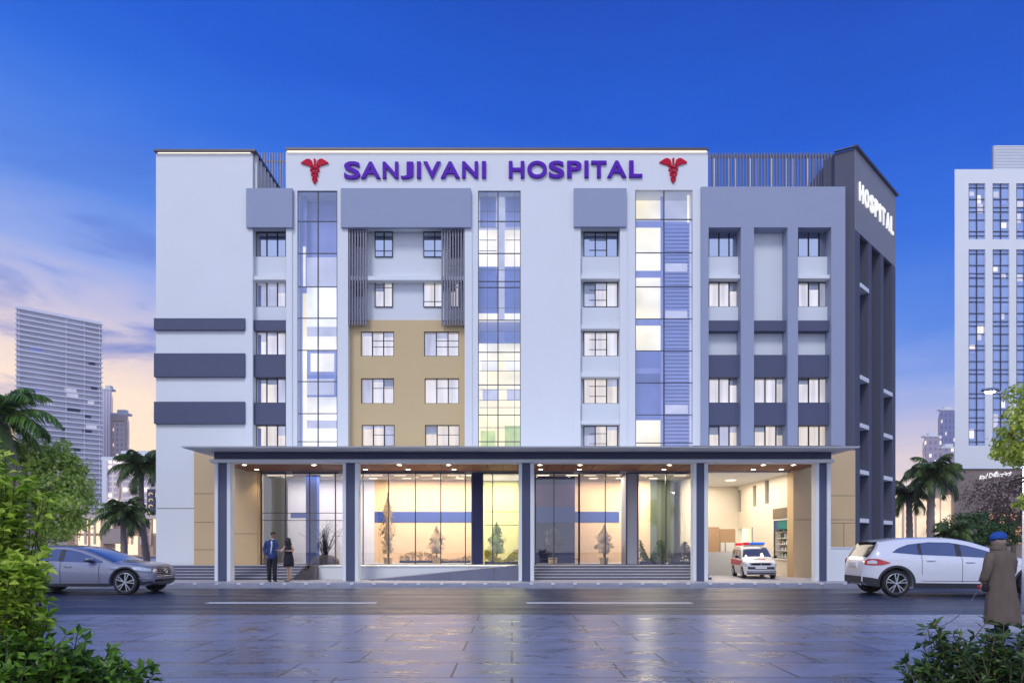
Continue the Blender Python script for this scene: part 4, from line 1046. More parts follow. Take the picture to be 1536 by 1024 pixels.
def wheel(parent, loc, r, wdt, axis_sign, spokes=10, rot=0.0, rimr=.77):
    """tyre mesh with its rim as a child; axle along local Y, outer face towards axis_sign*Y"""
    m = MB(); h = wdt / 2
    m.lathe([(r * rimr, -h), (r * .93, -h), (r * .985, -h * .8), (r, -h * .5), (r, h * .5), (r * .985, h * .8), (r * .93, h), (r * rimr, h)], M['tyre'], 40, 'Y')
    t = m.build('wheel', parent, world=False, auto=40); t.location = loc
    m = MB(); a = axis_sign
    m.lathe([(r * rimr, a * h * .96), (r * (rimr - .035), a * h * 1.0), (r * (rimr - .06), a * h * .86), (r * (rimr - .07), -a * h)], M['rim'], 40, 'Y')
    m.lathe([(0.001, a * h * .25), (r * rimr * .98, a * h * .25)], M['rimdark'], 30, 'Y')
    m.lathe([(0.001, a * h * .98), (r * .09, a * h * .98), (r * .12, a * h * .8), (r * .12, a * h * .3)], M['rim'], 20, 'Y')
    for k in range(spokes):
        th = rot + 2 * PI * (k // 2) / (spokes / 2) + (1 if k % 2 else -1) * .19
        th2 = rot + 2 * PI * (k // 2) / (spokes / 2) + (1 if k % 2 else -1) * .09
        c, s_ = math.cos(th), math.sin(th); c2, s2 = math.cos(th2), math.sin(th2)
        w0, w1 = r * .028, r * .036; R0, R1 = r * .08, r * (rimr - .04)
        pts = []
        for yy in (a * h * .95, a * h * .55):
            pts += [(R0 * c2 - w0 * s2, yy, R0 * s2 + w0 * c2), (R0 * c2 + w0 * s2, yy, R0 * s2 - w0 * c2), (R1 * c + w1 * s_, yy, R1 * s_ - w1 * c), (R1 * c - w1 * s_, yy, R1 * s_ + w1 * c)]
        m.add(pts, [(0, 1, 2, 3), (7, 6, 5, 4), (0, 3, 7, 4), (3, 2, 6, 7), (2, 1, 5, 6), (1, 0, 4, 5)], M['rim'])
    q = m.build('rim', t, world=False, auto=40)
    return t

def put(mb, orient, u0, u1, v0, v1, z0, z1, mt):
    vs = [orient(u, v, z) for z in (z0, z1) for u, v in ((u0, v0), (u1, v0), (u1, v1), (u0, v1))]
    mb.add(vs, [(3, 2, 1, 0), (4, 5, 6, 7), (0, 1, 5, 4), (1, 2, 6, 5), (2, 3, 7, 6), (3, 0, 4, 7)], mt)

# ---- white crossover, seen from its rear left corner; u = 0 at the tail, near flank is v < 0
def build_suv():
    root = empty('parked_car', (10.17, 19.90, 0), R(-6), 'white crossover car with red tail lamps stopped beside the person in the blue hat', 'car')
    O = lambda u, v, z: (u, v, z)
    wu = (0.83, 4.42)
    prof = [(0.0, .50), (0.01, .74), (.03, .90), (.07, 1.04), (.20, 1.22), (.34, 1.42), (.42, 1.565), (.56, 1.60), (1.0, 1.66), (1.5, 1.685), (2.0, 1.69), (2.45, 1.665), (2.9, 1.58), (3.3, 1.45), (3.7, 1.29), (4.02, 1.165), (4.25, 1.12), (4.7, 1.05), (5.1, .96), (5.35, .86), (5.47, .72), (5.52, .52)]
    c = Car(prof, [(0, .42), (.12, .30), (.6, .27), (5.0, .24), (5.52, .32)], [(0, 1.19), (1.0, 1.18), (2.2, 1.12), (3.9, 1.05), (5.5, .9)], 1.69, .95, wu, .375, .455, rr=.12, endr=(.5, .6), endk=(.34, .35))
    c.body(M['carwhite'], 'body', root, O)
    topw = [(.74, 1.26), (.90, 1.37), (1.2, 1.48), (1.75, 1.545), (2.3, 1.535), (2.75, 1.455), (3.2, 1.32), (3.75, 1.13)]
    botw = [(.74, 1.25), (1.4, 1.19), (2.6, 1.14), (3.75, 1.08)]
    for sg in (-1, 1):
        for a, b in ((.74, 1.46), (1.51, 2.46), (2.56, 3.75)):
            g = MB(); c.patch(g, (a, b), topw, botw, M['carglass'], O, .006, nu=24, sides=(sg,)); g.build('side_window', root, world=False, smooth=True)
        f = MB(); c.patch(f, (1.44, 1.53), topw, botw, M['plastic'], O, .010, nu=3, sides=(sg,)); f.build('window_pillar', root, world=False, smooth=True)
        f = MB(); c.patch(f, (2.44, 2.58), topw, botw, M['plastic'], O, .010, nu=3, sides=(sg,)); f.build('window_pillar', root, world=False, smooth=True)
    g = MB(); c.toppatch(g, 3.02, 3.98, .86, M['carglass'], O, f1=.93); g.build('windshield', root, world=False, smooth=True)
    g = MB(); c.toppatch(g, .13, .425, .86, M['rearglass'], O, .008, f1=.80); g.build('rear_window', root, world=False, smooth=True)
    sp = MB(); sp.grid([[O(.30, v, 1.575 - .03 * (v / .6) ** 2), O(.55, v * .98, 1.60 - .03 * (v / .6) ** 2 + .012)] for v in [-.60 + .1 * k for k in range(13)]], M['carwhite'])
    sp.grid([[O(.30, v, 1.572 - .03 * (v / .6) ** 2), O(.31, v, 1.535 - .03 * (v / .6) ** 2), O(.50, v * .98, 1.53)] for v in [-.60 + .1 * k for k in range(13)]], M['plastic'])
    sp.build('spoiler', root, world=False)
    tr = MB()
    c.patch(tr, (wu[0] + c.arch, wu[1] - c.arch), [(0, .40), (6, .37)], [(0, .245), (6, .235)], M['plastic'], O, .016, nu=20)
    c.patch(tr, (0.02, wu[0] - c.arch + .01), [(0, .56), (.25, .52), (.54, .45)], [(0, .42), (.12, .30), (.54, .27)], M['plastic'], O, .012, nu=14)
    c.patch(tr, (wu[1] + c.arch, 5.5), [(5, .42), (5.6, .5)], [(5, .27), (5.6, .34)], M['plastic'], O, .012, nu=10)
    for w_ in wu: c.archtrim(tr, w_, M['plastic'], O)
    put(tr, O, -.012, .05, -.6, .6, .36, .56, M['plastic'])
    tr.build('cladding', root, world=False, auto=50)
    sm = MB()
    for u_, z0, z1 in ((1.5, .62, 1.17), (2.57, .42, 1.13), (3.78, .42, 1.07)): c.patch(sm, (u_, u_ + .012), [(0, z1), (6, z1)], [(0, z0), (6, z0)], M['seam'], O, .004, nu=1, rows=14)
    c.patch(sm, (1.5, 3.78), [(0, .455), (6, .455)], [(0, .443), (6, .443)], M['seam'], O, .004, nu=30, rows=1)
    sm.build('panel_gap', root, world=False)
    for sg in (-1, 1):
        for u_, z_ in ((1.62, 1.03), (2.66, .985)):
            h = MB(); y_ = sg * (c.hw(u_, z_) + .025); h.tube([O(u_, y_ - sg * .02, z_), O(u_ + .04, y_, z_), O(u_ + .2, y_, z_), O(u_ + .24, y_ - sg * .02, z_)], .014, M['carwhite'], 6); h.build('door_handle', root, world=False, smooth=True)
        t = MB()
        c.patch(t, (.045, .66), [(.04, 1.0), (.12, 1.07), (.3, 1.075), (.48, 1.02), (.66, .965)], [(.04, .90), (.2, .885), (.45, .90), (.66, .955)], M['redlamp'], O, .014, sides=(sg,))
        tl = t.build('tail_lamp', root, world=False, smooth=True)
        t = MB(); c.patch(t, (.10, .30), [(.1, 1.0), (.2, 1.04), (.3, 1.02)], [(.1, .93), (.3, .93)], M['lens'], O, .020, sides=(sg,), nu=8); t.build('reverse_lamp', tl, world=False, smooth=True)
        t = MB(); c.patch(t, (5.0, 5.42), [(5, .93), (5.4, .84)], [(5, .84), (5.4, .72)], M['lens'], O, .012, sides=(sg,)); t.build('head_lamp', root, world=False, smooth=True)
        mr = MB(); mr.ball((3.42, sg * 1.02, 1.17), (.075, .11, .065), M['carwhite'], 12, 8); mr.box(3.40, 3.46, sg * .93 - .06, sg * .93 + .06, 1.09, 1.13, M['plastic']); mr.ball((3.40, sg * 1.02, 1.135), (.08, .115, .045), M['plastic'], 12, 6); mr.build('side_mirror', root, world=False, smooth=True)
    p = MB(); put(p, O, -.02, .04, -.26, .26, .84, .96, M['signw']); put(p, O, -.015, .05, -.33, .33, .80, .82, M['chrome']); p.build('number_plate', root, world=False, bevel=.005)
    p = MB(); p.tube([(0.02, -.5, .33), (.3, -.5, .33)], .04, M['chrome'], 10); p.tube([(0.02, .5, .33), (.3, .5, .33)], .04, M['chrome'], 10); p.build('exhaust', root, world=False)
    ub = MB(); ub.box(.3, 5.2, -.6, .6, .28, .5, M['rimdark']); ub.build('underbody', root, world=False)
    for w_ in wu:
        for sg in (-1, 1): wheel(root, (w_, sg * .82, .375), .375, .25, sg, 10, .3)
    sh = MB(); 
    return root
build_suv()

def build_grey():
    # u = 0 at the tail (left), nose at the right; near flank is v < 0
    root = empty('parked_car', (-15.44, 20.45, 0), 0, 'grey metallic car half hidden behind the leafy bush, its front facing the hospital steps', 'car')
    O = lambda u, v, z: (u, v, z)
    wu = (.95, 4.08)
    prof = [(0.0, .5), (.02, .75), (.08, .95), (.25, 1.08), (.55, 1.25), (.85, 1.37), (1.3, 1.435), (1.8, 1.455), (2.3, 1.44), (2.7, 1.37), (3.1, 1.24), (3.5, 1.08), (3.78, .975), (4.1, .95), (4.4, .92), (4.60, .875), (4.72, .80), (4.78, .66), (4.79, .50)]
    c = Car(prof, [(0, .4), (.15, .28), (4.3, .24), (4.6, .24), (4.79, .34)], [(0, 1.02), (2.0, .98), (3.6, .91), (4.8, .8)], 1.455, .91, wu, .365, .43, rr=.10, endr=(.5, .55), endk=(.32, .32))
    c.body(M['cargrey'], 'body', root, O)
    topw = [(.75, 1.10), (1.0, 1.24), (1.4, 1.32), (1.9, 1.345), (2.35, 1.325), (2.7, 1.25), (3.05, 1.13), (3.4, .985)]
    botw = [(.75, 1.06), (1.6, 1.01), (2.6, .965), (3.4, .935)]
    for sg in (-1, 1):
        for a, b in ((.75, 1.25), (1.32, 2.13), (2.24, 3.4)):
            g = MB(); c.patch(g, (a, b), topw, botw, M['carglass'], O, .006, nu=22, sides=(sg,)); g.build('side_window', root, world=False, smooth=True)
        for a, b in ((1.23, 1.34), (2.11, 2.26)):
            f = MB(); c.patch(f, (a, b), topw, botw, M['plastic'], O, .010, nu=3, sides=(sg,)); f.build('window_pillar', root, world=False, smooth=True)
    g = MB(); c.toppatch(g, 2.75, 3.72, .84, M['carglass'], O, f1=.94); g.build('windshield', root, world=False, smooth=True)
    g = MB(); c.toppatch(g, .3, .8, .8, M['carglass'], O); g.build('rear_window', root, world=False, smooth=True)
    tr = MB()
    c.patch(tr, (wu[0] + c.arch, wu[1] - c.arch), [(0, .33), (6, .33)], [(0, .245), (6, .235)], M['plastic'], O, .014, nu=20)
    c.patch(tr, (4.5, 4.785), [(4.4, .36), (4.8, .40)], [(4.4, .25), (4.8, .34)], M['plastic'], O, .014, nu=10)
    for w_ in wu: c.archtrim(tr, w_, M['plastic'], O, wd=.035)
    tr.build('cladding', root, world=False, auto=50)
    sm = MB()
    for u_, z0, z1 in ((1.27, .55, 1.0), (2.18, .34, .97), (3.32, .34, .93)): c.patch(sm, (u_, u_ + .012), [(0, z1), (6, z1)], [(0, z0), (6, z0)], M['seam'], O, .004, nu=1, rows=14)
    sm.build('panel_gap', root, world=False)
    for sg in (-1, 1):
        for u_, z_ in ((1.4, .87), (2.3, .83)):
            h = MB(); y_ = sg * (c.hw(u_, z_) + .025); h.tube([O(u_, y_ - sg * .02, z_), O(u_ + .04, y_, z_), O(u_ + .18, y_, z_), O(u_ + .21, y_ - sg * .02, z_)], .013, M['cargrey'], 6); h.build('door_handle', root, world=False, smooth=True)
        t = MB(); c.patch(t, (4.28, 4.74), [(4.28, .81), (4.5, .82), (4.74, .76)], [(4.28, .795), (4.42, .73), (4.74, .68)], M['lens'], O, .014, sides=(sg,)); t.build('head_lamp', root, world=False, smooth=True)
        t = MB(); c.patch(t, (4.48, 4.76), [(4.48, .50), (4.76, .51)], [(4.48, .47), (4.76, .47)], M['chrome'], O, .02, sides=(sg,), nu=8, rows=2); c.patch(t, (4.50, 4.76), [(4.48, .44), (4.76, .45)], [(4.48, .42), (4.76, .43)], M['chrome'], O, .02, sides=(sg,), nu=8, rows=2); t.build('bumper_trim', root, world=False)
        mr = MB(); mr.ball((3.08, sg * .99, 1.04), (.10, .12, .065), M['cargrey'], 12, 8); mr.box(3.05, 3.12, sg * .9 - .05, sg * .9 + .05, .95, .99, M['plastic']); mr.ball((3.06, sg * .99, 1.005), (.10, .12, .04), M['plastic'], 12, 6); mr.build('side_mirror', root, world=False, smooth=True)
    def nu_(z):
        best = 4.79
        for k in range(200):
            u = 4.4 + .39 * k / 199
            if c.zt(u) <= z + .0: best = u; break
        return best
    g = MB(); P = []
    for k in range(17):
        v = -.50 + 1.0 * k / 16; q = .05 * (abs(v) / .5) ** 3
        P.append([O(nu_(z) + .022 - q, v, z) for z in (.53, .60, .68, .75, .79)])
    g.grid(P, M['frame'])
    for z in (.58, .64, .70, .75): g.tube([O(nu_(z) + .03 - .05 * (abs(v) / .5) ** 3, v, z) for v in [-.46 + .115 * k for k in range(9)]], .006, M['chrome'], 5)
    g.tube([O(4.83 - .05 * (abs(v) / .5) ** 3, v, .525) for v in [-.5 + .1 * k for k in range(11)]], .014, M['chrome'], 6)
    g.tube([O(4.83, .07 * math.cos(t * PI / 6), .665 + .055 * math.sin(t * PI / 6)) for t in range(13)], .011, M['chrome'], 6, cap=False)
    put(g, O, 4.76, 4.815, -.56, .56, .36, .44, M['frame'])
    g.build('grille', root, world=False, smooth=True)
    ub = MB(); ub.box(.3, 4.4, -.6, .6, .26, .48, M['rimdark']); ub.build('underbody', root, world=False)
    for w_ in wu:
        for sg in (-1, 1): wheel(root, (w_, sg * .79, .365), .365, .22, sg, 10, .1)
build_grey()

def build_ambulance():
    k = .715
    root = empty('ambulance', (9.50, 25.42, .15), R(-8) , 'small white ambulance with red side stripe and roof light bar in the lit bay', 'ambulance')
    # u = 0 at the nose, pointing at the camera; local x = across, local y = along
    O = lambda u, v, z: (v * k, u * k, z * k)
    wu = (.72, 3.25)
    prof = [(0.0, .45), (.02, .7), (.07, .86), (.2, .96), (.55, 1.06), (.9, 1.14), (1.1, 1.3), (1.35, 1.52), (1.62, 1.70), (1.95, 1.78), (2.6, 1.80), (3.4, 1.77), (3.8, 1.70), (3.98, 1.35), (4.08, .95), (4.12, .5)]
    c = Car(prof, [(0, .32), (.2, .22), (3.9, .22), (4.12, .36)], [(0, .95), (1.0, 1.06), (4.1, 1.06)], 1.8, .86, wu, .33, .38, rr=.12, endr=(.5, .3), endk=(.22, .12), tumble=.14)
    c.body(M['ambwhite'], 'body', root, O)
    g = MB(); c.toppatch(g, .98, 1.60, .93, M['carglass'], O, .008, f1=.84); g.build('windshield', root, world=False, smooth=True)
    g = MB(); tw = [(1.15, 1.14), (1.5, 1.42), (1.9, 1.55), (3.6, 1.55), (3.8, 1.5)]; bw_ = [(1.15, 1.10), (4, 1.10)]
    for a, b in ((1.15, 1.95), (2.05, 2.8), (2.95, 3.75)): c.patch(g, (a, b), tw, bw_, M['carglass'], O, .008, nu=14)
    g.build('side_window', root, world=False, smooth=True)
    g = MB(); c.patch(g, (.62, 4.0), [(0, .92), (.62, .96), (4, 1.04)], [(0, .78), (.62, .90), (1.2, .70), (4, .70)], M['ambred'], O, .006, nu=30, sides=(-1, 1)); g.build('side_stripe', root, world=False, smooth=True)
    g = MB()
    for a, b in ((-.60, -.02), (.02, .60)): put(g, O, -.01, .1, a, b, .74, .84, M['frame'])
    put(g, O, -.02, .1, -.68, .68, .52, .66, M['plastic']); put(g, O, -.03, .08, -.55, .55, .86, .885, M['chrome']); put(g, O, -.025, .05, -.3, .3, .56, .64, M['signw'])
    put(g, O, -.04, .1, -.74, .74, .40, .47, M['chrome']); put(g, O, -.03, .1, -.7, .7, .27, .36, M['plastic'])
    g.build('grille', root, world=False, bevel=.01)
    g = MB(); P = [[O(u, v, c.zt(u) + .008) for v in (-.30, -.1, .1)] for u in (.42, .5, .58)]; g.grid(P, M['cargrey']); P = [[O(u, v, c.zt(u) + .009) for v in (.1, .2, .32)] for u in (.42, .5, .58)]; g.grid(P, M['ambred']); g.build('hood_lettering', root, world=False)
    for sg in (-1, 1):
        t = MB(); c.patch(t, (.05, .42), [(.05, .80), (.42, .88)], [(.05, .66), (.42, .74)], M['lens'], O, .012, sides=(sg,), nu=8); put(t, O, -.015, .06, sg * .62 - .13, sg * .62 + .0 + .10, .66, .82, M['lens']); t.build('head_lamp', root, world=False)
        mr = MB(); mr.ball(O(1.25, sg * 1.02, 1.17), (.10 * k, .06 * k, .085 * k), M['frame'], 10, 7); mr.tube([O(1.2, sg * .84, 1.08), O(1.24, sg * .97, 1.13)], .015, M['frame'], 6); mr.build('side_mirror', root, world=False, smooth=True)
    b = MB(); put(b, O, 1.85, 2.05, -.52, .56, 1.80, 1.85, M['plastic']); bar = b.build('light_bar', root, world=False)
    redE = emit('red_beacon', (1, .02, .06, 1), .55); blueE = emit('blue_beacon', (.04, .22, 1, 1), .75)
    b = MB(); put(b, O, 1.83, 2.07, -.56, -.24, 1.85, 1.97, redE); b.build('red_beacon', bar, world=False, bevel=.02)
    b = MB(); put(b, O, 1.83, 2.07, -.235, .60, 1.85, 1.97, blueE); b.build('blue_beacon', bar, world=False, bevel=.02)
    b = MB(); put(b, O, 3.2, 3.4, -.7, -.3, 1.78, 1.93, redE); b.build('red_beacon', root, world=False, bevel=.02)
    ub = MB(); put(ub, O, .3, 3.8, -.55, .55, .24, .45, M['rimdark']); ub.build('underbody', root, world=False)
    for w_ in wu:
        for sg in (-1, 1):
            t = wheel(root, O(w_, sg * .76, .33), .33 * k, .2 * k, sg, 10, .3, .6); t.rotation_euler = (0, 0, R(-90))
            # axle across: turn the wheel so that its outer face looks sideways
            t.rotation_euler = (0, 0, R(-90) )
build_ambulance()

# ------------------------------------------------------------------ people
SK = mat('skin_light', (0.50, 0.30, 0.20), 0.5, var=.06); SKD = mat('skin_brown', (0.25, 0.13, 0.075), 0.5, var=.06)
def skin_body(verts, edges, name, parent, mt, sub=2, root=0):
    me = bpy.data.meshes.new(name); me.from_pydata([v[0] for v in verts], edges, []); me.update()
    o = bpy.data.objects.new(name, me); C.objects.link(o)
    md = o.modifiers.new('Skin', 'SKIN'); md.use_smooth_shade = True; md.branch_smoothing = .6
    if not me.skin_vertices: 
        bpy.context.view_layer.objects.active = o
    sv = me.skin_vertices[0].data
    for i, v in enumerate(verts):
        r = v[1]; sv[i].radius = r if hasattr(r, '__len__') else (r, r); sv[i].use_root = (i == root)
    ss = o.modifiers.new('Sub', 'SUBSURF'); ss.levels = sub; ss.render_levels = sub
    dg = bpy.context.evaluated_depsgraph_get(); dg.update()
    me2 = bpy.data.meshes.new_from_object(o.evaluated_get(dg)); bpy.data.objects.remove(o)
    me2.name = name; me2.materials.clear(); me2.materials.append(mt)
    me2.polygons.foreach_set('use_smooth', [True] * len(me2.polygons)); me2.polygons.foreach_set('material_index', [0] * len(me2.polygons))
    n = bpy.data.objects.new(name, me2); C.objects.link(n); n.parent = parent
    return n

def figure(parent, mt, hgt, J, hands):
    """J: joints in metres for a figure hgt tall (x to its screen right, y away, z up); hands: {side: (dir, up, curl)}"""
    s = hgt / 1.75; V = []; E = []
    def a(p, r, link=None):
        V.append((Vector(p), r * s)); i = len(V) - 1
        if link is not None: E.append((link, i))
        return i
    pel = a(J['pelvis'], .12); wa = a(J['waist'], .105, pel); ch = a(J['chest'], .13, wa); nk = a(J['neck'], .052, ch)
    hd0 = a(J['chin'], .062, nk); hd = a(J['head'], .082, hd0); tp_ = a(J['crown'], .055, hd)
    face = Vector(J['face']).normalized()
    a(Vector(J['head']) + face * .088 * s + Vector((0, 0, -.02 * s)), .012, hd)          # nose
    a(Vector(J['chin']) + face * .055 * s + Vector((0, 0, -.01 * s)), .022, hd0)          # jaw
    sd_ = face.cross(Vector((0, 0, 1)))
    for q in (1, -1): a(Vector(J['head']) + sd_ * q * .078 * s + Vector((0, 0, -.015 * s)), .014, hd)   # ears
    for S_ in 'LR':
        sh = a(J['shoulder' + S_], .062, ch); el = a(J['elbow' + S_], .042, sh); wr_ = a(J['wrist' + S_], .027, el)
        hp = a(J['hip' + S_], .09, pel); kn = a(J['knee' + S_], .055, hp); an = a(J['ankle' + S_], .036, kn)
        he = a(Vector(J['ankle' + S_]) + Vector((0, 0, -.06 * s)), .034, an)
        a(Vector(J['ankle' + S_]) + Vector(J['toe']).normalized() * .15 * s + Vector((0, 0, -.07 * s)), .026, he)
        d, up, curl = hands[S_]; d = Vector(d).normalized(); up = Vector(up).normalized(); sdv = d.cross(up).normalized()
        palm = a(Vector(J['wrist' + S_]) + d * .055 * s, .027, wr_)
        base = Vector(J['wrist' + S_]) + d * .085 * s
        for fi, (o_, ln) in enumerate(((-.030, .070), (-.010, .082), (.010, .078), (.029, .062))):
            k0 = a(base + sdv * o_ * s, .0095, palm); d1 = (d - up * curl).normalized(); d2 = (d - up * curl * 2.2).normalized()
            k1 = a(V[k0][0] + d1 * ln * .5 * s, .0085, k0); a(V[k1][0] + d2 * ln * .5 * s, .007, k1)
        t0 = a(Vector(J['wrist' + S_]) + d * .05 * s - sdv * .034 * s, .011, palm); a(V[t0][0] + (d * .8 - sdv * .5 - up * .3 * curl).normalized() * .05 * s, .009, t0)
    return skin_body(V, E, 'body', parent, mt)

def oval(c, rx, ry, n=20, rot=0.0, wob=0.0, ph=0.0):
    out = []
    for k in range(n):
        t = 2 * PI * k / n; r = 1 + wob * math.sin(5 * t + ph)
        x, y = rx * math.cos(t) * r, ry * math.sin(t) * r
        out.append((c[0] + x * math.cos(rot) - y * math.sin(rot), c[1] + x * math.sin(rot) + y * math.cos(rot), c[2]))
    return out

# ---- man in the blue jacket
navy = mat('navy_jacket_cloth', (0.018, 0.045, 0.17), .8, var=.2, scale=8); blackc = mat('black_cloth', (0.008, 0.008, 0.014), .8, var=.2, scale=8)
shirt = mat('white_shirt_cloth', (.75, .76, .8), .7); hairb = mat('black_hair', (.012, .010, .010), .55, var=.3, scale=30, stretch=(1, 1, .2)); shoe = mat('black_shoe', (.01, .01, .012), .3)
man = empty('person', (WX(408, 23.75), 23.75, .15), 0, 'man in a navy jacket and black trousers, one hand in his pocket, holding a phone', 'person')
J = dict(pelvis=(0, 0, .95), waist=(0, 0, 1.1), chest=(-.01, 0, 1.32), neck=(.02, 0, 1.50), chin=(.045, -.01, 1.575), head=(.05, -.01, 1.665), crown=(.045, 0, 1.715), face=(.85, -.5, -.05),
         shoulderL=(-.17, -.03, 1.42), elbowL=(-.27, .0, 1.16), wristL=(-.17, -.09, .96), shoulderR=(.15, -.02, 1.42), elbowR=(.20, -.02, 1.15), wristR=(.29, -.14, 1.16),
         hipL=(-.09, 0, .90), kneeL=(-.10, -.02, .50), ankleL=(-.10, .02, .09), hipR=(.09, 0, .90), kneeR=(.11, -.02, .50), ankleR=(.10, .03, .09), toe=(.6, -.8, 0))
figure(man, SKD, 1.76, J, {'L': ((.3, -.1, -1), (0, 1, 0), .1), 'R': ((.75, -.2, .1), (0, 0, -1), .5)})
m = MB()
m.rings([oval((0, 0, z), rx, ry, 24, 0, .015, z * 9) for z, rx, ry in ((.80, .195, .135), (.9, .20, .135), (1.05, .175, .125), (1.2, .185, .13), (1.34, .205, .13), (1.43, .19, .11), (1.48, .11, .085), (1.51, .07, .07))], navy)
m.tube([(-.155, -.02, 1.42), (-.21, -.01, 1.33), (-.275, .0, 1.16), (-.23, -.05, 1.05), (-.165, -.10, .955)], [.072, .068, .058, .052, .048], navy, 12)
m.tube([(.15, -.02, 1.42), (.18, -.02, 1.3), (.205, -.02, 1.14), (.27, -.11, 1.155)], [.072, .066, .056, .044], navy, 12)
m.build('jacket', man, world=False, smooth=True)
m = MB(); m.tube([(.03, -.135, 1.44), (.045, -.142, 1.3), (.02, -.14, 1.15), (.0, -.135, .99)], [.03, .024, .022, .02], shirt, 8, sq=.5); m.tube([(.0, -.06, 1.50), (.04, -.075, 1.515), (.08, -.04, 1.505)], .02, shirt, 6); m.build('shirt', man, world=False, smooth=True)
m = MB()
for x in (-.095, .10): m.rings([oval((x + dx, y, z), r, r * 1.05, 16, 0, .02, z * 7) for z, r, dx, y in ((.07, .068, 0, .0), (.2, .070, 0, .0), (.45, .078, 0, -.01), (.7, .096, 0, 0), (.86, .108, -.01 * (1 if x > 0 else -1), 0), (.97, .10, -.03 * (1 if x > 0 else -1), 0))], blackc)
m.build('trousers', man, world=False, smooth=True)
m = MB()
for x in (-.10, .10): m.tube([(x - .04, .06, .045), (x + .02, -.02, .045), (x + .09, -.13, .035), (x + .12, -.17, .03)], [.04, .045, .042, .025], shoe, 10, sq=.8)
m.build('shoe', man, world=False, smooth=True)
m = MB(); m.ball((.03, .015, 1.70), (.088, .092, .085), hairb, 14, 9); m.build('hair', man, world=False, smooth=True)
ph = MB(); ph.box(-.035, .035, -.006, .006, -.05, .05, shirt)
o = ph.build('phone', None); o.location = (WX(408, 23.75) + .40, 23.56, .15 + 1.12); o.rotation_euler = (R(25), R(30), R(20)); tag(o, 'small white phone held between the man and the woman', 'phone')

# ---- woman in the black dress
wo = empty('person', (WX(432.5, 23.7), 23.7, .15), 0, 'woman with long black hair in a sleeveless black dress and heels facing the man', 'person')
J = dict(pelvis=(0, 0, .88), waist=(0, 0, 1.0), chest=(0, 0, 1.18), neck=(-.015, 0, 1.34), chin=(-.03, -.01, 1.405), head=(-.03, -.01, 1.48), crown=(-.025, 0, 1.525), face=(-.9, .25, -.1),
         shoulderL=(-.12, -.03, 1.26), elbowL=(-.16, -.12, 1.07), wristL=(-.30, -.14, 1.12), shoulderR=(.13, -.01, 1.27), elbowR=(.22, -.07, 1.10), wristR=(.02, -.18, 1.10),
         hipL=(-.07, 0, .82), kneeL=(-.03, 0, .46), ankleL=(.0, .02, .12), hipR=(.07, 0, .82), kneeR=(.08, -.02, .46), ankleR=(.09, -.02, .12), toe=(-.9, -.4, 0))
figure(wo, SK, 1.5, J, {'L': ((-.9, 0, .2), (0, 0, 1), .4), 'R': ((-1, .0, .05), (0, 0, 1), .4)})
m = MB(); m.rings([oval((0.01, 0, z), rx, ry, 24, 0, .02, z * 9) for z, rx, ry in ((.55, .185, .135), (.66, .185, .14), (.8, .18, .14), (.92, .155, .12), (1.0, .135, .11), (1.12, .155, .12), (1.22, .155, .11), (1.285, .11, .08))], blackc)
m.build('dress', wo, world=False, smooth=True)
m = MB(); m.rings([oval((dx, .015, z), rx, ry, 18, 0, .03, z * 20) for z, rx, ry, dx in ((1.10, .085, .055, .02), (1.2, .125, .085, .01), (1.32, .125, .10, -.005), (1.42, .115, .11, -.02), (1.5, .105, .105, -.02), (1.555, .075, .075, -.02), (1.575, .03, .03, -.02))], hairb); m.build('hair', wo, world=False, smooth=True)
m = MB()
for x, y in ((0, .02), (.09, -.02)): m.tube([(x + .035, y, .075), (x - .03, y - .02, .05), (x - .09, y - .05, .022), (x - .13, y - .065, .018)], [.028, .03, .03, .015], shoe, 8, sq=.7); m.tube([(x + .045, y, .07), (x + .05, y, .0)], .008, shoe, 6)
m.build('shoe', wo, world=False, smooth=True)

# ---- person in the long brown coat, seen from behind
coat = mat('brown_wool_coat', (0.155, 0.118, 0.085), .95, var=.35, scale=9, bump=.5, bscale=45, stretch=(1, 1, .5))
beret = mat('blue_felt_hat', (0.015, 0.085, 0.38), .85, var=.25, scale=14, bump=.4, bscale=60); band_ = mat('navy_hat_band', (0.02, .03, .07), .9, var=.5, scale=25)
hairg = mat('grey_blond_hair', (0.30, 0.22, 0.15), .7, var=.4, scale=30)
YP = 10.25
pp = empty('person', (WX(1502, YP), YP, .12), 0, 'person in a blue hat and long brown coat on the near pavement holding a leash', 'person')
J = dict(pelvis=(0, 0, .84), waist=(0, 0, .98), chest=(0, 0, 1.16), neck=(-.03, -.01, 1.30), chin=(-.055, .0, 1.345), head=(-.06, .0, 1.42), crown=(-.05, 0, 1.47), face=(-.75, .6, .05),
         shoulderL=(-.15, .02, 1.22), elbowL=(-.20, .0, .96), wristL=(-.25, .06, .77), shoulderR=(.15, .0, 1.22), elbowR=(.18, .04, .96), wristR=(.12, .16, .85),
         hipL=(-.07, 0, .8), kneeL=(-.07, 0, .44), ankleL=(-.05, .0, .09), hipR=(.07, 0, .8), kneeR=(.08, .02, .44), ankleR=(.08, .04, .09), toe=(-.6, .7, 0))
figure(pp, SK, 1.5, J, {'L': ((-.35, .15, -.8), (-.6, 0, .5), .45), 'R': ((-.2, .6, -.3), (0, 0, 1), .3)})
def folds(c, rx, ry, z, amp, n=56, ph=0.):
    out = []
    for k in range(n):
        t = 2 * PI * k / n; r = 1 + amp * (math.sin(6 * t + ph) * .6 + math.sin(10 * t + 1.3 * ph + 1) * .4 + math.sin(3 * t + 2) * .5)
        out.append((c[0] + rx * math.cos(t) * r, c[1] + ry * math.sin(t) * r, z))
    return out
m = MB()
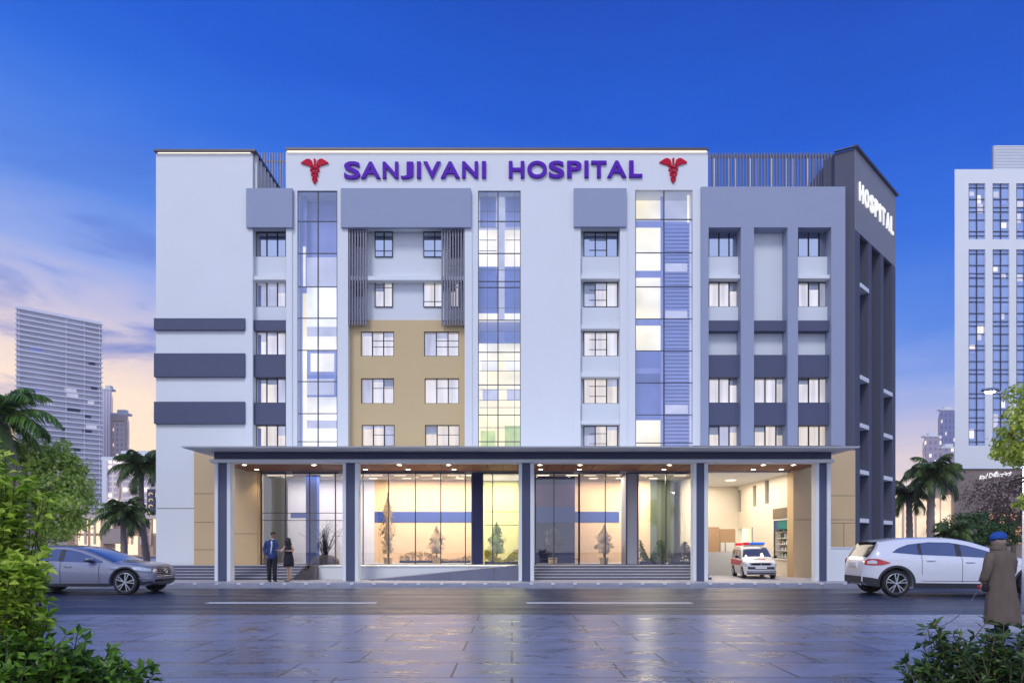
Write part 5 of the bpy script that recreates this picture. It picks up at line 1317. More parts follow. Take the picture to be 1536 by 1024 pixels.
m.rings([folds((x, 0), rx, ry, z, am, ph=p) for z, x, rx, ry, am, p in ((.145, .02, .245, .2, .07, .3), (.16, .02, .25, .205, .07, .3), (.3, .015, .24, .2, .062, .35), (.45, .01, .225, .19, .055, .45), (.6, .0, .205, .175, .045, .6), (.75, .0, .19, .165, .035, .8), (.88, .0, .18, .155, .025, 1.0), (1.0, .0, .178, .15, .02, 1.2), (1.12, 0, .188, .148, .016, 1.4), (1.21, -.005, .182, .135, .01, 1.6), (1.27, -.02, .135, .115, .01, 1.6), (1.30, -.035, .098, .098, .01, 1.6))], coat)
m.tube([(-.135, .01, 1.215), (-.185, .0, 1.12), (-.215, .0, .97), (-.235, .03, .87), (-.245, .055, .79)], [.075, .074, .07, .064, .060], coat, 14)
m.tube([(.13, .01, 1.215), (.185, .02, 1.1), (.195, .05, .95), (.14, .14, .86)], [.075, .072, .066, .06], coat, 14)
m.rings([oval((-.045, 0, z), r, r, 24, 0, .03, z * 30) for z, r in ((1.265, .105), (1.29, .112), (1.33, .108), (1.355, .094), (1.36, .078))], coat)
m.build('coat', pp, world=False, smooth=True)
m = MB(); m.rings([oval((-.055, .0, z), r, r, 20, 0, .02, z * 20) for z, r in ((1.435, .104), (1.45, .108), (1.475, .106))], band_); m.rings([oval((x_, .0, z), r, r * .97, 24, 0, .02, z * 20) for z, r, x_ in ((1.425, .098, -.055), (1.45, .108, -.055), (1.485, .113, -.05), (1.52, .104, -.04), (1.545, .078, -.035), (1.565, .045, -.045), (1.568, .01, -.045))], beret); m.build('hat', pp, world=False, smooth=True)
m = MB(); m.rings([oval((-.05, -.012, z), r, r, 18, 0, .06, z * 40) for z, r in ((1.335, .07), (1.36, .088), (1.40, .097), (1.44, .095))], hairg); m.build('hair', pp, world=False, smooth=True)
m = MB(); m.rings([oval((-.0, 0, z), r, r, 16) for z, r in ((.16, .001), (.17, .05))], blackc)
for x, y in ((-.05, 0), (.08, .04)): m.rings([oval((x, y, z), r, r, 14) for z, r in ((.05, .05), (.15, .055), (.3, .06), (.45, .065))], blackc)
m.build('trousers', pp, world=False, smooth=True)
m = MB()
for x, y in ((-.05, 0), (.08, .04)): m.tube([(x + .05, y - .05, .04), (x, y, .05), (x - .07, y + .08, .035), (x - .10, y + .12, .03)], [.038, .045, .04, .025], shoe, 10, sq=.8)
m.build('shoe', pp, world=False, smooth=True)
gl = mat('red_leash_grip', (.45, .02, .05), .5); cordm = mat('grey_leash_cord', (.10, .11, .15), .7)
base = Vector(pp.location); hp_ = base + Vector((-.285, .07, .70))
m = MB(); m.tube([hp_ + Vector((-.03, -.02, .02)), hp_ + Vector((.03, .02, -.02))], .022, gl, 8)
pts = []
q0, q3 = hp_, W(1412, 940, 9.4)
for k in range(25):
    t = k / 24; p = q0.lerp(q3, t); p.z -= .10 * math.sin(PI * t) + .0; p.x -= 0.02 * t; pts.append(p)
m.tube(pts, .006, cordm, 6)
pts = []
q0, q3 = W(1476, 936, 10.0), W(1455, 949, 8.5)
lo = m.build('leash', None, smooth=True); tag(lo, 'thin grey leash with a red grip trailing from the hand towards the shrub', 'leash')
bagm = MB(); bagm.ball((0, 0, 0), (.055, .04, .06), blackc, 12, 8); bagm.tube([(-.02, 0, .05), (0, 0, .09), (.02, 0, .05)], .006, blackc, 6)
o = bagm.build('pouch', None, smooth=True); o.location = base + Vector((-.245, -.0, .70)); tag(o, 'small black pouch hanging in the hand of the person in the coat', 'pouch')
# ------------------------------------------------------------------ vegetation
random.seed(11)
LF = {}
LF['near'] = leafmat('bright_broad_leaf', srgb(112, 156, 24), srgb(218, 236, 100), .42, .42)
LF['low'] = leafmat('dark_shrub_leaf', srgb(44, 78, 20), srgb(112, 152, 44), .38, .2)
LF['low2'] = leafmat('glossy_shrub_leaf', srgb(36, 60, 26), srgb(92, 118, 58), .32, .2)
LF['round'] = leafmat('small_bright_leaf', srgb(140, 182, 50), srgb(230, 244, 140), .5, .45)
LF['palm'] = leafmat('palm_leaflet', srgb(34, 56, 26), srgb(98, 122, 60), .45, .15)
LF['palmb'] = leafmat('big_palm_leaflet', srgb(42, 78, 24), srgb(112, 152, 62), .4, .2)
LF['shrub'] = leafmat('street_shrub_leaf', srgb(32, 60, 24), srgb(82, 118, 54), .5, .2)
LF['hang'] = leafmat('yellow_green_leaf', srgb(146, 182, 44), srgb(236, 240, 120), .45, .4)
LF['brown'] = leafmat('brown_leaf', srgb(62, 50, 48), srgb(104, 84, 72), .7, .2)
M['pinkleaf'] = mat('pale_blossom', (0.75, 0.60, 0.48), .6)
M['orange'] = mat('orange_bud', (0.50, 0.16, 0.07), .6)
M['palmtrunk'] = mat('palm_bark_pale', (0.27, 0.225, 0.20), 0.9, var=0.35, scale=14, bump=0.5, bscale=25, stretch=(1, 1, 3))
M['twig'] = mat('green_twig', (0.10, 0.10, 0.04), .8)

def rvec(z=None):
    t = random.uniform(0, 2 * PI); zz = random.uniform(-1, 1) if z is None else z; r = math.sqrt(max(0, 1 - zz * zz))
    return Vector((r * math.cos(t), r * math.sin(t), zz))
def leaf(mb, p, d, n, ln, wd, mt, fold=.18, droop=.25):
    """a pointed leaf of six vertices folded along its midrib"""
    d = d.normalized(); s = d.cross(n)
    if s.length < 1e-4: s = d.cross(Vector((0, 0, 1)) + rvec() * .1)
    s.normalize(); u = s.cross(d).normalized()
    b = p; m1 = p + d * ln * .45 - u * ln * 0; t = p + d * ln - u * ln * droop
    l = m1 + s * wd * .5 + u * wd * fold - u * ln * droop * .2; r = m1 - s * wd * .5 + u * wd * fold - u * ln * droop * .2; m1 = m1 - u * ln * droop * .2
    mb.add([b, l, t, r, m1], [(0, 4, 1), (1, 4, 2), (0, 3, 4), (3, 2, 4)], mt)
def quadleaf(mb, p, n, sz, mt, asp=.6):
    a = n.cross(rvec()); 
    if a.length < 1e-4: a = Vector((1, 0, 0))
    a.normalize(); b = n.cross(a).normalized()
    mb.add([p - a * sz, p + b * sz * asp, p + a * sz, p - b * sz * asp], [(0, 1, 2, 3)], mt)

def crown_tree(name, base, height, trunk_r, cc, rad, nclump, nleaf, lsz, lmt, label, cat='tree', group=None, clump=.38, seed=1, limbs=7, blossom=0, trunkm=None, lean=(0, 0)):
    random.seed(seed); base = Vector(base)
    root = empty(name, base, 0, label, cat, group); cc = Vector(cc)
    tr = MB(); fork = base.lerp(cc, .62); fork.z = base.z + (cc.z - base.z) * .6
    pts = [base, base.lerp(fork, .35) + rvec(0) * trunk_r * .6, base.lerp(fork, .7) + rvec(0) * trunk_r * .6, fork]
    tr.tube(pts, [trunk_r * 1.25, trunk_r, trunk_r * .85, trunk_r * .75], trunkm or M['trunk'], 10)
    for k in range(limbs):
        a = 2 * PI * k / limbs + random.uniform(-.3, .3); el = random.uniform(.1, .9)
        e = cc + Vector((math.cos(a) * rad[0] * .75 * math.cos(el), math.sin(a) * rad[1] * .75 * math.cos(el), rad[2] * .75 * math.sin(el) - rad[2] * .2))
        mid = fork.lerp(e, .5) + rvec() * .12 * rad[0]
        tr.tube([fork - Vector((0, 0, trunk_r)), mid, e], [trunk_r * .55, trunk_r * .32, trunk_r * .1], trunkm or M['trunk'], 7)
        for q in range(3):
            e2 = mid + rvec() * rad[0] * .6; tr.tube([mid, e2], [trunk_r * .22, trunk_r * .06], trunkm or M['trunk'], 5)
    tr.build('trunk', root, smooth=True)
    cr_ = MB()
    for k in range(nclump):
        d = rvec(); rr_ = random.uniform(.35, 1.0) ** .5 * random.choice((1, 1, .97, 1.06, 1.12))
        c0 = cc + Vector((d.x * rad[0], d.y * rad[1], d.z * rad[2])) * rr_ * .9
        cs = clump * random.uniform(.6, 1.25) * rad[0] * .5
        for j in range(nleaf):
            q = rvec() * random.uniform(.3, 1) ** .5; p = c0 + Vector((q.x, q.y, q.z * .75)) * cs
            n = (q + d * .6 + rvec() * .7 + Vector((0, 0, .35))).normalized()
            quadleaf(cr_, p, n, lsz * random.uniform(.6, 1.25), lmt)
        if blossom and random.random() < blossom: quadleaf(cr_, c0 + d * cs, d, lsz * .9, M['pinkleaf'], .9)
    cr_.build('crown', root)
    return root

def palm(base, top, flen, nf, label, tr_=.14, seed=1, nl=26, lmt=None, droop=1.0, group=None, lw=.035, thick=1.0, fruit=False):
    random.seed(seed); base = Vector(base); top = Vector(top)
    root = empty('palm_tree', base, 0, label, 'palm tree', group); lmt = lmt or LF['palm']
    t = MB(); pts = []; rad = []; n = 22
    bend = Vector((random.uniform(-.25, .25), 0, 0))
    for k in range(n + 1):
        q = k / n; p = base.lerp(top, q) + bend * math.sin(PI * q); pts.append(p); rad.append(tr_ * (1.25 - .45 * q) * (1.0 + (.07 if k % 2 else -.05)) * (1.25 if k > n - 3 else 1))
    t.tube(pts, rad, M['palmtrunk'], 12); t.build('trunk', root, smooth=True)
    bo = MB()
    for k in range(16):
        a = random.uniform(0, 2 * PI); d = Vector((math.cos(a), math.sin(a), -.8 if k % 2 else .3)).normalized()
        bo.tube([top, top + d * flen * .12, top + d * flen * .2 + Vector((0, 0, -.1 * flen))], [tr_ * .45, tr_ * .3, tr_ * .08], M['orange'] if (fruit and k % 2) else M['palmtrunk'], 6)
    bo.build('crown_boss', root, smooth=True)
    for k in range(nf):
        a = 2 * PI * (k * .381966) + random.uniform(-.2, .2); q = (k + .5) / nf
        el = R(82 - 108 * q + random.uniform(-8, 8)); L_ = flen * random.uniform(.85, 1.1) * (.8 + .2 * math.cos(el))
        d = Vector((math.cos(a), math.sin(a), 0)); pts = []; p = top.copy(); e_ = el; S = 14
        for s_ in range(S + 1):
            pts.append(p.copy()); p = p + (d * math.cos(e_) + Vector((0, 0, 1)) * math.sin(e_)) * (L_ / S); e_ -= R(7.5 * droop) * (.4 + 1.2 * s_ / S)
        f = MB(); f.tube(pts, [tr_ * .16 * (1 - .85 * i / S) for i in range(S + 1)], M['twig'], 5)
        side = Vector((-d.y, d.x, 0))
        for i in range(nl):
            u = .10 + .9 * i / (nl - 1); x = u * S; i0 = min(S - 1, int(x)); pp_ = pts[i0].lerp(pts[i0 + 1], x - i0); tg = (pts[i0 + 1] - pts[i0]).normalized()
            ll = flen * .34 * thick * (math.sin(PI * min(1, u * .85 + .12)) ** .7) * random.uniform(.85, 1.1)
            for sg in (1, -1):
                dd = (side * sg * .75 + tg * .55 + Vector((0, 0, -.28 - .35 * random.random()))).normalized()
                nn = (Vector((0, 0, 1)) + side * sg * .5).normalized(); mid = pp_ + dd * ll * .5; tip = pp_ + dd * ll + Vector((0, 0, -ll * .32)); wv = tg * lw * .5
                f.add([pp_ - wv, pp_ + wv, mid + wv * 1.2, mid - wv * 1.2, tip], [(0, 1, 2, 3), (3, 2, 4)], lmt)
        f.build('frond', root)
    return root

def bush(name, base, stems, tips, ln, wd, lmt, label, nper=10, seed=1, whorl=5, cat='bush', extra=(), accent=0, stemr=.008, dens=.55):
    """a shrub: woody stems to each tip, leaf whorls along the outer half of every shoot"""
    random.seed(seed); base = Vector(base); root = empty(name, base, 0, label, cat)
    st = MB(); lf = MB()
    for (tp__, sp) in tips:
        for k in range(sp[1]):
            e = Vector(tp__) + Vector((random.gauss(0, sp[0][0]), random.gauss(0, sp[0][1]), random.gauss(0, sp[0][2])))
            b0 = base + Vector((random.gauss(0, stems), random.gauss(0, stems), 0))
            mid = b0.lerp(e, .5) + Vector((random.gauss(0, .06), random.gauss(0, .06), .05))
            pts = [b0, mid, e]; st.tube(pts, [stemr, stemr * .7, stemr * .3], M['twig'], 4, cap=False)
            dirv = (e - mid).normalized()
            for j in range(nper):
                t = 1 - dens * j / nper * random.uniform(.8, 1.1); p = mid.lerp(e, t) if t > 0 else mid
                for q in range(whorl if j == 0 else max(1, whorl // 2)):
                    a = rvec(); side = (a - dirv * a.dot(dirv)).normalized(); d = (side + dirv * random.uniform(.2, .9) + Vector((0, 0, random.uniform(-.35, .35)))).normalized()
                    sc_ = random.uniform(.65, 1.15)
                    leaf(lf, p, d, (Vector((0, -.35, 1)) + rvec() * .6).normalized(), ln * sc_, wd * sc_, lmt, droop=random.uniform(.0, .4))
            if accent and random.random() < accent: lf.add([e + rvec() * .01 for _ in range(3)] + [e + Vector((0, 0, .012))], [(0, 1, 3), (1, 2, 3), (2, 0, 3)], M['orange'])
    st.build('stem', root); lf.build('foliage', root)
    return root

# bright broad-leaved bush at the left edge, close to the camera
def wp3(px, py, Y): return tuple(W(px, py, Y))
tips = []
for px, py, Y, s, n in [(-10, 700, 3.3, .06, 14), (12, 735, 3.2, .07, 18), (50, 722, 3.2, .022, 4), (-5, 770, 3.2, .09, 26), (74, 748, 3.15, .016, 3), (28, 790, 3.15, .06, 20), (-5, 830, 3.2, .11, 34), (48, 850, 3.1, .055, 22), (8, 868, 3.1, .07, 26), (62, 868, 3.1, .04, 14), (-15, 672, 3.4, .05, 6), (-75, 720, 3.4, .12, 18), (-85, 820, 3.3, .14, 20), (-80, 890, 3.2, .08, 10), (10, 900, 3.1, .03, 5), (46, 908, 3.1, .02, 4), (80, 928, 3.1, .014, 4)]:
    tips.append((wp3(px - 12, py, Y), ((s * .62, s, s * .8), n)))
bush('leafy_bush', (-2.72, 3.35, .12), .10, tips, .066, .030, LF['near'], 'tall bright green broad-leaved bush at the left edge in front of the grey car', 12, 5, 5, dens=.6)
tips = []
for px, py, s, n in [(0, 985, .10, 24), (50, 985, .09, 22), (95, 990, .08, 20), (130, 1000, .07, 16), (165, 1008, .05, 10), (205, 1014, .035, 7), (20, 1040, .12, 26), (90, 1040, .10, 22), (150, 1050, .10, 14), (-60, 1000, .12, 14), (20, 962, .05, 7), (85, 968, .04, 5)]:
    tips.append((wp3(px, py, 3.0), ((s, s, s * .45), n)))
bush('low_shrub', (-2.3, 3.1, .12), .18, tips, .060, .030, LF['low'], 'low dark green shrub in the bottom corner under the leafy bush', 11, 6, 5, dens=.9)
tips = []
for px, py, s, n in [(1540, 985, .10, 26), (1495, 975, .08, 22), (1450, 975, .07, 18), (1420, 985, .06, 14), (1400, 955, .035, 6), (1392, 940, .012, 3), (1375, 1000, .035, 7), (1350, 992, .012, 3), (1440, 1020, .10, 24), (1500, 1030, .10, 24), (1540, 945, .05, 9), (1410, 1035, .08, 14), (1480, 955, .03, 7), (1600, 1000, .14, 22)]:
    tips.append((wp3(px + 6, py, 3.3), ((s, s, s * .5), n)))
bush('low_shrub', (2.45, 3.4, .12), .18, tips, .058, .022, LF['low2'], 'glossy green shrub with small orange buds below the person in the coat', 11, 8, 5, dens=.9, accent=.25)

# round small-leaved tree behind the grey car
crown_tree('street_tree', (-18.3, 26.0, .15), 4, .11, (WX(62, 26), 26.0, WZ(738, 26)), (1.95, 1.7, 2.2), 330, 95, .075, LF['round'], 'bright green round tree with tiny pale blossoms behind the grey car', seed=3, blossom=.5, clump=.42)
# palms
palm((WX(222, 38), 38, .1), (WX(212, 38), 38, WZ(700, 38)), 2.0, 24, 'tall palm with a thick trunk right beside the white left end of the hospital', .15, 4, lw=.06, group=None)
palm((WX(187, 36), 36, .1), (WX(185, 36), 36, WZ(772, 36)), 1.75, 22, 'short palm left of the tall palm, below its crown', .15, 9, lw=.06)
palm((-17.2, 21.0 + 3, .1), (WX(-2, 24), 24, WZ(628, 24)), 2.45, 20, 'big dark palm at the left edge, arching over the round tree', .2, 15, nl=38, lmt=LF['palmb'], droop=1.1, lw=.05, thick=.85)
palm((WX(1401, 36), 36, .1), (WX(1400, 36), 36, WZ(712, 36)), 1.95, 24, 'tall palm with an orange heart rising over the white car', .19, 21, lw=.06, fruit=True)
palm((WX(1364, 38), 38, .1), (WX(1363, 38), 38, WZ(742, 38)), 1.6, 20, 'smaller palm between the dark corner tower and the tall palm', .17, 33, lw=.06)
crown_tree('street_shrub', (WX(1455, 33), 33, .1), 1, .06, (WX(1455, 33), 33, WZ(795, 33)), (1.55, 1.1, .95), 110, 60, .06, LF['shrub'], 'rounded dark green shrub behind the roof of the white car', 'shrub', seed=12, clump=.4, limbs=5)
crown_tree('street_shrub', (WX(1505, 34), 34, .1), 1, .06, (WX(1505, 34), 34, WZ(800, 34)), (1.0, .8, .8), 60, 50, .06, LF['shrub'], 'smaller dark shrub just left of the blue hat', 'shrub', seed=13, clump=.4, limbs=5)
palm((WX(1430, 32), 32, .1), (WX(1428, 32), 32, WZ(800, 32)), 1.25, 16, 'stemless young palm leaning out of the shrub left side', .06, 41, lw=.06)
# dark brownish tree added before the low building for a reflection in its wall
crown_tree('reflected_dark_tree', (WX(1520, 48), 48, .1), 4, .16, (WX(1518, 48), 48, WZ(756, 48)), (3.7, 1.6, 2.3), 85, 60, .09, LF['brown'], 'dark brown tree added before the low brown building for a reflection in its wall', seed=19, clump=.5, limbs=9)
# tree whose leafy branch hangs in from the right edge
rt = crown_tree('overhanging_tree', (9.9, 11.6, .12), 4, .13, (WX(1585, 11.5), 11.5, WZ(640, 11.5)), (1.0, .9, .92), 150, 60, .046, LF['hang'], 'yellow-green tree whose leafy branch hangs in from the right edge', seed=23, clump=.42, limbs=8)
crown_tree('overhanging_tree', (9.4, 10.4, .12), 4, .08, (WX(1568, 10), 10, WZ(750, 10)), (.40, .3, .24), 22, 40, .042, LF['hang'], 'small yellow-green leafy spray by the lamp post', seed=29, clump=.6, limbs=3)

# ------------------------------------------------------------------ street lamp
lampm = mat('lamp_metal', (.22, .26, .36), .35, metal=.6)
YLm = 13.6
e = empty('street_lamp', (WX(1535, YLm), YLm, .12), 0, 'lit street lamp on a slim pale pole at the right edge', 'street lamp')
m = MB(); X = WX(1537.5, YLm); m.tube([(X, YLm, .12), (X, YLm, 1.0), (X, YLm, WZ(612, YLm)), (X, YLm, WZ(604, YLm))], [.07, .05, .035, .03], M['signw'], 10); m.build('pole', e, smooth=True)
m = MB(); pts = [W(1538, 607, YLm), W(1528, 598, YLm), W(1512, 592, YLm), W(1498, 587, YLm)]; m.tube(pts, [.025, .022, .02, .018], lampm, 8); m.build('arm', e, smooth=True)
m = MB(); c = W(1485, 585, YLm); m.ball((c.x, c.y, c.z), (.19, .10, .045), lampm, 16, 8); m.build('lamp_head', e, smooth=True)
lens_ = emit('street_lamp_lens', (1, .88, .66, 1), 60, .02)
m = MB(); m.ball((c.x - .0, c.y, c.z - .035), (.11, .07, .025), lens_, 12, 6); m.build('lamp_lens', e, smooth=True)
l = bpy.data.lights.new('street_lamp_light', 'SPOT'); l.energy = 350; l.color = (1, .87, .66); l.spot_size = R(120); l.spot_blend = .8; l.shadow_soft_size = .1
lo = bpy.data.objects.new('street_lamp_light', l); C.objects.link(lo); lo.location = (c.x, c.y, c.z - .09)
l.energy = 700

# ------------------------------------------------------------------ far buildings
def root_at(name, X, Y, label, cat='building'): return empty(name, (X, Y, 0), 0, label, cat)
# slanted-view glass tower with white sunshades
gt = mat('tower_glass', (.46, .46, .54), .25, var=.5, scale=.12, spec=.8, stretch=(1, 1, 2)); slat = mat('white_sunshade', (.80, .80, .86), .5); lobl = mat('sandstone_podium', (.70, .58, .48), .7, var=.15, scale=.2)  # glass and sunshade colours lightened to hold haze and reflected sunset
e = root_at('glass_tower', -111, 150, 'tall glass tower wrapped in white horizontal sunshades at the left')
A_, B_ = Vector((-111.5, 150, 0)), Vector((-99.4, 161.3, 0)); d_ = (B_ - A_).normalized(); n_ = Vector((-d_.y, d_.x, 0))
def obox(mb, a, b, s0, s1, t0, t1, z0, z1, mt, dd=None, nn=None):
    dd = dd or d_; nn = nn or n_
    vs = [(a + dd * s + nn * t) for s, t in ((s0, t0), (s1, t0), (s1, t1), (s0, t1))]
    mb.add([(v.x, v.y, z0) for v in vs] + [(v.x, v.y, z1) for v in vs], [(3, 2, 1, 0), (4, 5, 6, 7), (0, 1, 5, 4), (1, 2, 6, 5), (2, 3, 7, 6), (3, 0, 4, 7)], mt)
LT = (B_ - A_).length; HT = 1.5 + 357 * .15
m = MB(); obox(m, A_, B_, 0, LT, 0, 18, 0, HT - .6, gt, d_, Vector((-.52, .85, 0))); m.build('glass_body', e)
m = MB(); z = 9.0
while z < HT: obox(m, A_, B_, -.25, LT + .25, -.5, -.05, z, z + .34, slat); z += 1.16
obox(m, A_, B_, -.1, LT + .1, -.1, 18, HT - .6, HT, slat, d_, Vector((-.52, .85, 0))); m.build('sunshade', e)
m = MB()
for s in (.02, .56, .78, .97): obox(m, A_, B_, LT * s, LT * s + .18, -.3, -.1, 8, HT - 1, slat)
m.build('mullion', e)
m = MB(); random.seed(5)
m = MB()
for k in range(26):
    s = random.uniform(.05, .9) * LT; z = 9.0 + 1.16 * random.randint(1, 36) + .36; obox(m, A_, B_, s, s + random.uniform(.8, 2.6), -.06, -.03, z, z + .8, random.choice([M['roomg'], M['roomd'], M['roomd'], M['roombl']])); m.build('window', e); m = MB()
m = MB(); obox(m, A_, B_, -6, LT + 4, -3, 12, 0, 8.6, lobl); m.build('podium', e)
m = MB()
for k in range(12): m = MB(); obox(m, A_, B_, -4 + k * 2.2, -4 + k * 2.2 + 1.7, -3.05, -3.0, 4.6, 6.4, M['roomc']); m.build('window', e)
def tower(name, px0, px1, py, Y, dep, mt, label, capm=None, mid=None):
    e = root_at(name, WX((px0 + px1) / 2, Y), Y, label); m = MB(); z1 = WZ(py, Y)
    dx = (px1 - VX if px0 < VX else px0 - VX) / F * dep * .93      # splayed plan
    xa, xb = WX(px0, Y), WX(px1, Y)
    m.rings([[(xa, Y, z), (xb, Y, z), (xb + dx, Y + dep, z), (xa + dx, Y + dep, z)] for z in (0, z1)], mt); m.build('facade', e)
    m = MB(); w_ = xb - xa; m.box(xa - .1, xb + .1, Y - .1, Y + 2, z1, z1 + .5, capm or M['light']); m.box(xa + w_ * .3, xa + w_ * .8, Y + .4, Y + 1.8, z1 + .5, z1 + 1.4, capm or M['light']); m.build('roof', e)
    return e, z1
c1 = citymat('ribbed_tower_facade', srgb(236, 228, 236), srgb(185, 182, 205), (1, .85, .6, 1), .75, 60, .22, .0, 1)
c2 = citymat('stone_tower_facade', srgb(245, 228, 216), srgb(205, 190, 195), (1, .85, .65, 1), 1.1, 1.3, .3, .12, .9)
c3 = citymat('lit_block_facade', srgb(250, 234, 218), srgb(205, 195, 205), (1, .86, .68, 1), 1.3, .8, .12, .3, .95)
c4 = citymat('warm_lit_shop_facade', srgb(205, 170, 140), srgb(170, 135, 110), (1, .80, .54, 1), 1.5, 2.6, .16, .75, 1.15)
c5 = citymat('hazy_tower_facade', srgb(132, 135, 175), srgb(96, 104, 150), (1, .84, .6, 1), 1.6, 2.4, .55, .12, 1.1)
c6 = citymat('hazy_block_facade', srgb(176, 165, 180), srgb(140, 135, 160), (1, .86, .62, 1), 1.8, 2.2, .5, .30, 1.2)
tower('ribbed_tower', 152, 167, 585, 185, 12, c1, 'narrow pale ribbed tower just right of the glass tower')
e, z1 = tower('stone_tower', 167, 191.5, 622, 170, 12, c2, 'stone framed tower right of the ribbed tower')
m = MB(); m.box(WX(167, 170), WX(169.5, 170), 169.6, 170, 0, z1, lobl); m.box(WX(189, 170), WX(191.5, 170), 169.6, 170, 0, z1, lobl); m.box(WX(169.5, 170), WX(189, 170), 169.6, 170, z1 - 1.6, z1, lobl); m.build('frame', e)
e, z1 = tower('office_block', 153, 240, 690, 95, 14, c3, 'pale gridded office block behind the two palms')
m = MB(); m.pb(153, 160, 690, 780, 94.6, 95, slat); m.pb(176, 178.5, 700, 780, 94.6, 95, lobl); m.pb(200, 203, 700, 780, 94.6, 95, lobl); m.build('pier', e)
sb = mat('dark_sign_board', (.05, .055, .10), .6); e2 = MB(); e2.pb(220.5, 231.5, 733, 776, 94.3, 94.6, sb)
gold = emit('gold_sign_mark', (1, .72, .35, 1), .8)
o = empty('hanging_sign', W(226, 755, 94.3), 0, 'dark vertical sign board with gold marks on the office block beside the tall palm', 'sign'); e2.build('board', o)
m = MB()
for y in (741, 750, 759, 768):
    c_ = W(226, y, 94.25); m.tube([(c_.x + .25 * math.cos(t), 94.25, c_.z + .22 * math.sin(t)) for t in [k * .5 for k in range(9)]], .05, gold, 5); m.build('mark', o); m = MB()
e = root_at('arcade_building', WX(190, 80), 80, 'low arcade with warm lit shop fronts at the foot of the office block')
m = MB(); m.box(WX(100, 80), WX(244, 80), 80, 90, 0, WZ(778, 80), c4); m.build('facade', e)
m = MB(); m.box(WX(98, 80), WX(246, 80), 79.6, 90.2, WZ(778, 80), WZ(772, 80), lobl); m.build('roof', e)
m = MB()
for k, px in enumerate(range(112, 240, 14)): m.pb(px, px + 2.2, 779, 816, 79.7, 79.98, lobl)
m.build('pillar', e)
m = MB(); m.pb(153, 190, 792, 815, 79.5, 79.9, mat('taupe_wall', (.42, .34, .29), .8)); m.build('side_wall', e)
# towers at the right
tower('hazy_tower', 1410, 1434, 615, 260, 20, c5, 'distant dusky tower with few lit windows, the taller one left of the white block')
tower('hazy_block', 1387, 1412, 655, 230, 20, c6, 'distant lower block with many lit windows beside the dusky tower')
tower('hazy_block', 1412, 1436, 672, 200, 18, c6, 'distant low block squeezed between the dusky tower and the white block')
e = root_at('glowing_arcade', WX(1390, 85), 85, 'low building with tall warm lit bays behind the right palms')
m = MB(); m.box(WX(1335, 85), WX(1432, 85), 85, 95, 0, WZ(735, 85), lobl); m.build('wall', e)
for k, px in enumerate((1338, 1357, 1376, 1395, 1412)):
    m = MB(); m.pb(px, px + 14.5, 742 + (k % 2) * 5, 815, 84.9, 84.98, emit('glowing_bay', (1, .78, .55, 1), .85, .45, .5)); m.build('lit_bay', e)
e = root_at('brown_building', WX(1490, 60), 60, 'low brown stone building with white script lettering at the right edge')
bs = mat('brown_stone', (.24, .185, .155), .8, var=.5, scale=.5)
m = MB(); m.rings([[(WX(1432, 60), 60, z), (WX(1640, 60), 60, z), (WX(1640, 60) + 6, 70, z), (WX(1432, 60) + 6.9, 70, z)] for z in (0, WZ(703, 60))], bs); m.build('wall', e)
m = MB(); m.box(WX(1431, 60), WX(1641, 60), 59.8, 60.3, WZ(703, 60) + .01, WZ(700, 60), M['light']); m.build('roof', e)
for px in (1478, 1497, 1516, 1535):
    m = MB(); m.pb(px, px + 15, 770, 815, 59.9, 59.98, emit('amber_bay', (1, .50, .24, 1), .42, .6, .7)); m.build('lit_bay', e)
m = MB(); m.pb(1520, 1521.5, 775, 830, 58, 58.1, M['light']); 
# script lettering (the words in the photograph read roughly 'and Difference')
S3 = empty('script_sign', W(1495, 717, 59.6), 0, 'white looping script lettering on the brown building', 'sign')
scr = emit('white_script', (1, .97, .95, 1), .85, .05)
fc = bpy.data.curves.new('g', 'FONT'); fc.body = 'and Difference'; fc.size = 1; fc.shear = .35; fc.extrude = .02; fc.offset = .012
o = bpy.data.objects.new('g', fc); C.objects.link(o); dg = bpy.context.evaluated_depsgraph_get(); dg.update(); me = bpy.data.meshes.new_from_object(o.evaluated_get(dg)); bpy.data.objects.remove(o)
xs_ = [v.co.x for v in me.vertices]; p0, p1 = W(1469, 719, 59.6), W(1517, 712, 59.6); k_ = (p1.x - p0.x) / (max(xs_) - min(xs_)); off = wloc(S3)
for v in me.vertices: x_ = (v.co.x - min(xs_)) * k_; v.co = Vector((p0.x + x_, 59.6 - v.co.z, p0.z + v.co.y * k_ * 1.35 + x_ * (p1.z - p0.z) / (p1.x - p0.x) + .06 * math.sin(x_ * 9))) - off
me.materials.clear(); me.materials.append(scr); o = bpy.data.objects.new('lettering', me); C.objects.link(o); o.parent = S3

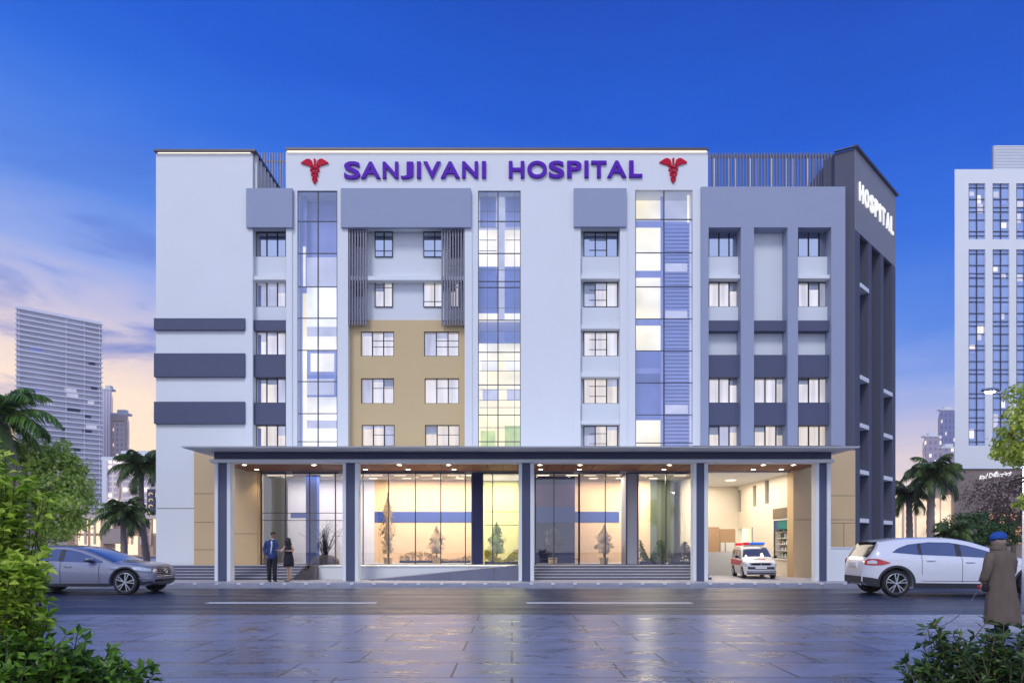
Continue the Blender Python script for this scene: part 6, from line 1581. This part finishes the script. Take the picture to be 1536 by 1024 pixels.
# tall white office block at the right edge
YB = 75
e = root_at('white_office_block', WX(1500, YB), YB, 'tall white office block with glazed window columns at the right edge')
cols = [(1453, 1478), (1489, 1514), (1524.5, 1550), (1560, 1586), (1596, 1622)]
rows_ = [(275, 359), (374, 668)]
m = MB(); m.wall(1432, 1640, 254, 700, [(a, b, t, u) for a, b in cols for t, u in rows_], YB, YB + .3, M['white'])
xw, xe_ = WX(1432, YB), WX(1640, YB); xwb = xw + .664 * 30 + .3; m.rings([[(xw + .6, YB + .82, z), (xe_, YB + .82, z), (xe_ + 19, YB + 30, z), (xwb, YB + 30, z)] for z in (0, WZ(254, YB) - .02)], M['white'])
m.face([(xwb, YB + 30, 0), (xw, YB, 0), (xw, YB, WZ(254, YB)), (xwb, YB + 30, WZ(254, YB))], M['white'])
m.face([(xw, YB, WZ(254, YB)), (xe_, YB, WZ(254, YB)), (xe_ + 19, YB + 30, WZ(254, YB)), (xwb, YB + 30, WZ(254, YB))], M['white'])
m.build('wall', e)
wg = mat('office_glass', (.32, .44, .76), .08, var=.3, scale=.3, spec=.9)
random.seed(8)
for ci, (a, b) in enumerate(cols[:3]):
    for ri, (t, u) in enumerate(rows_):
        m = MB(); m.pb(a, b, t, u, YB + .22, YB + .28, wg); f = m.build('window', e)
        m = MB()
        for x in (a + .5, (a + b) / 2, b - .5): m.pb(x - .4, x + .4, t, u, YB + .1, YB + .2, M['mull'])
        y = t; k = 0
        while y < u + 1: m.pb(a, b, y - .4, y + .4, YB + .12, YB + .19, M['mull']); y += (12.3 if k % 2 == 0 else 17.2) if k % 3 else 6.5; k += 1
        m.build('frame', f)
        m = MB()
        for k in range(7 if ri else 3):
            y = random.uniform(t + 5, u - 22); x = random.choice((a + 1, (a + b) / 2 + .5)); m.pb(x, x + 11 * random.uniform(.4, 1), y, y + random.uniform(6, 15), YB + .19, YB + .215, random.choice([M['blind'], M['roomg'], M['roombl']]))
        m.build('blind', f)
m = MB()
for k in range(16): m.pb(1491, 1640, 218.5 + k * 2.25, 219.9 + k * 2.25, YB + 4, YB + 4.2, M['light'])
m.pb(1491, 1640, 218.3, 256, YB + 4.25, YB + 4.6, M['grey']); m.build('roof_plant_screen', e)

# ------------------------------------------------------------------ hazy evening air
hz = bpy.data.materials.new('evening_haze'); hz.use_nodes = True; nt = hz.node_tree; nt.nodes.clear()
o_ = nt.nodes.new('ShaderNodeOutputMaterial'); v_ = nt.nodes.new('ShaderNodeVolumePrincipled'); v_.inputs['Color'].default_value = (1.0, .93, .90, 1); v_.inputs['Density'].default_value = .0005; v_.inputs['Anisotropy'].default_value = .0
nt.links.new(v_.outputs[0], o_.inputs['Volume'])
m = MB(); m.box(-260, 260, -20, 300, -1.5, 62, hz); o = m.build('haze'); tag(o, kind='stuff')
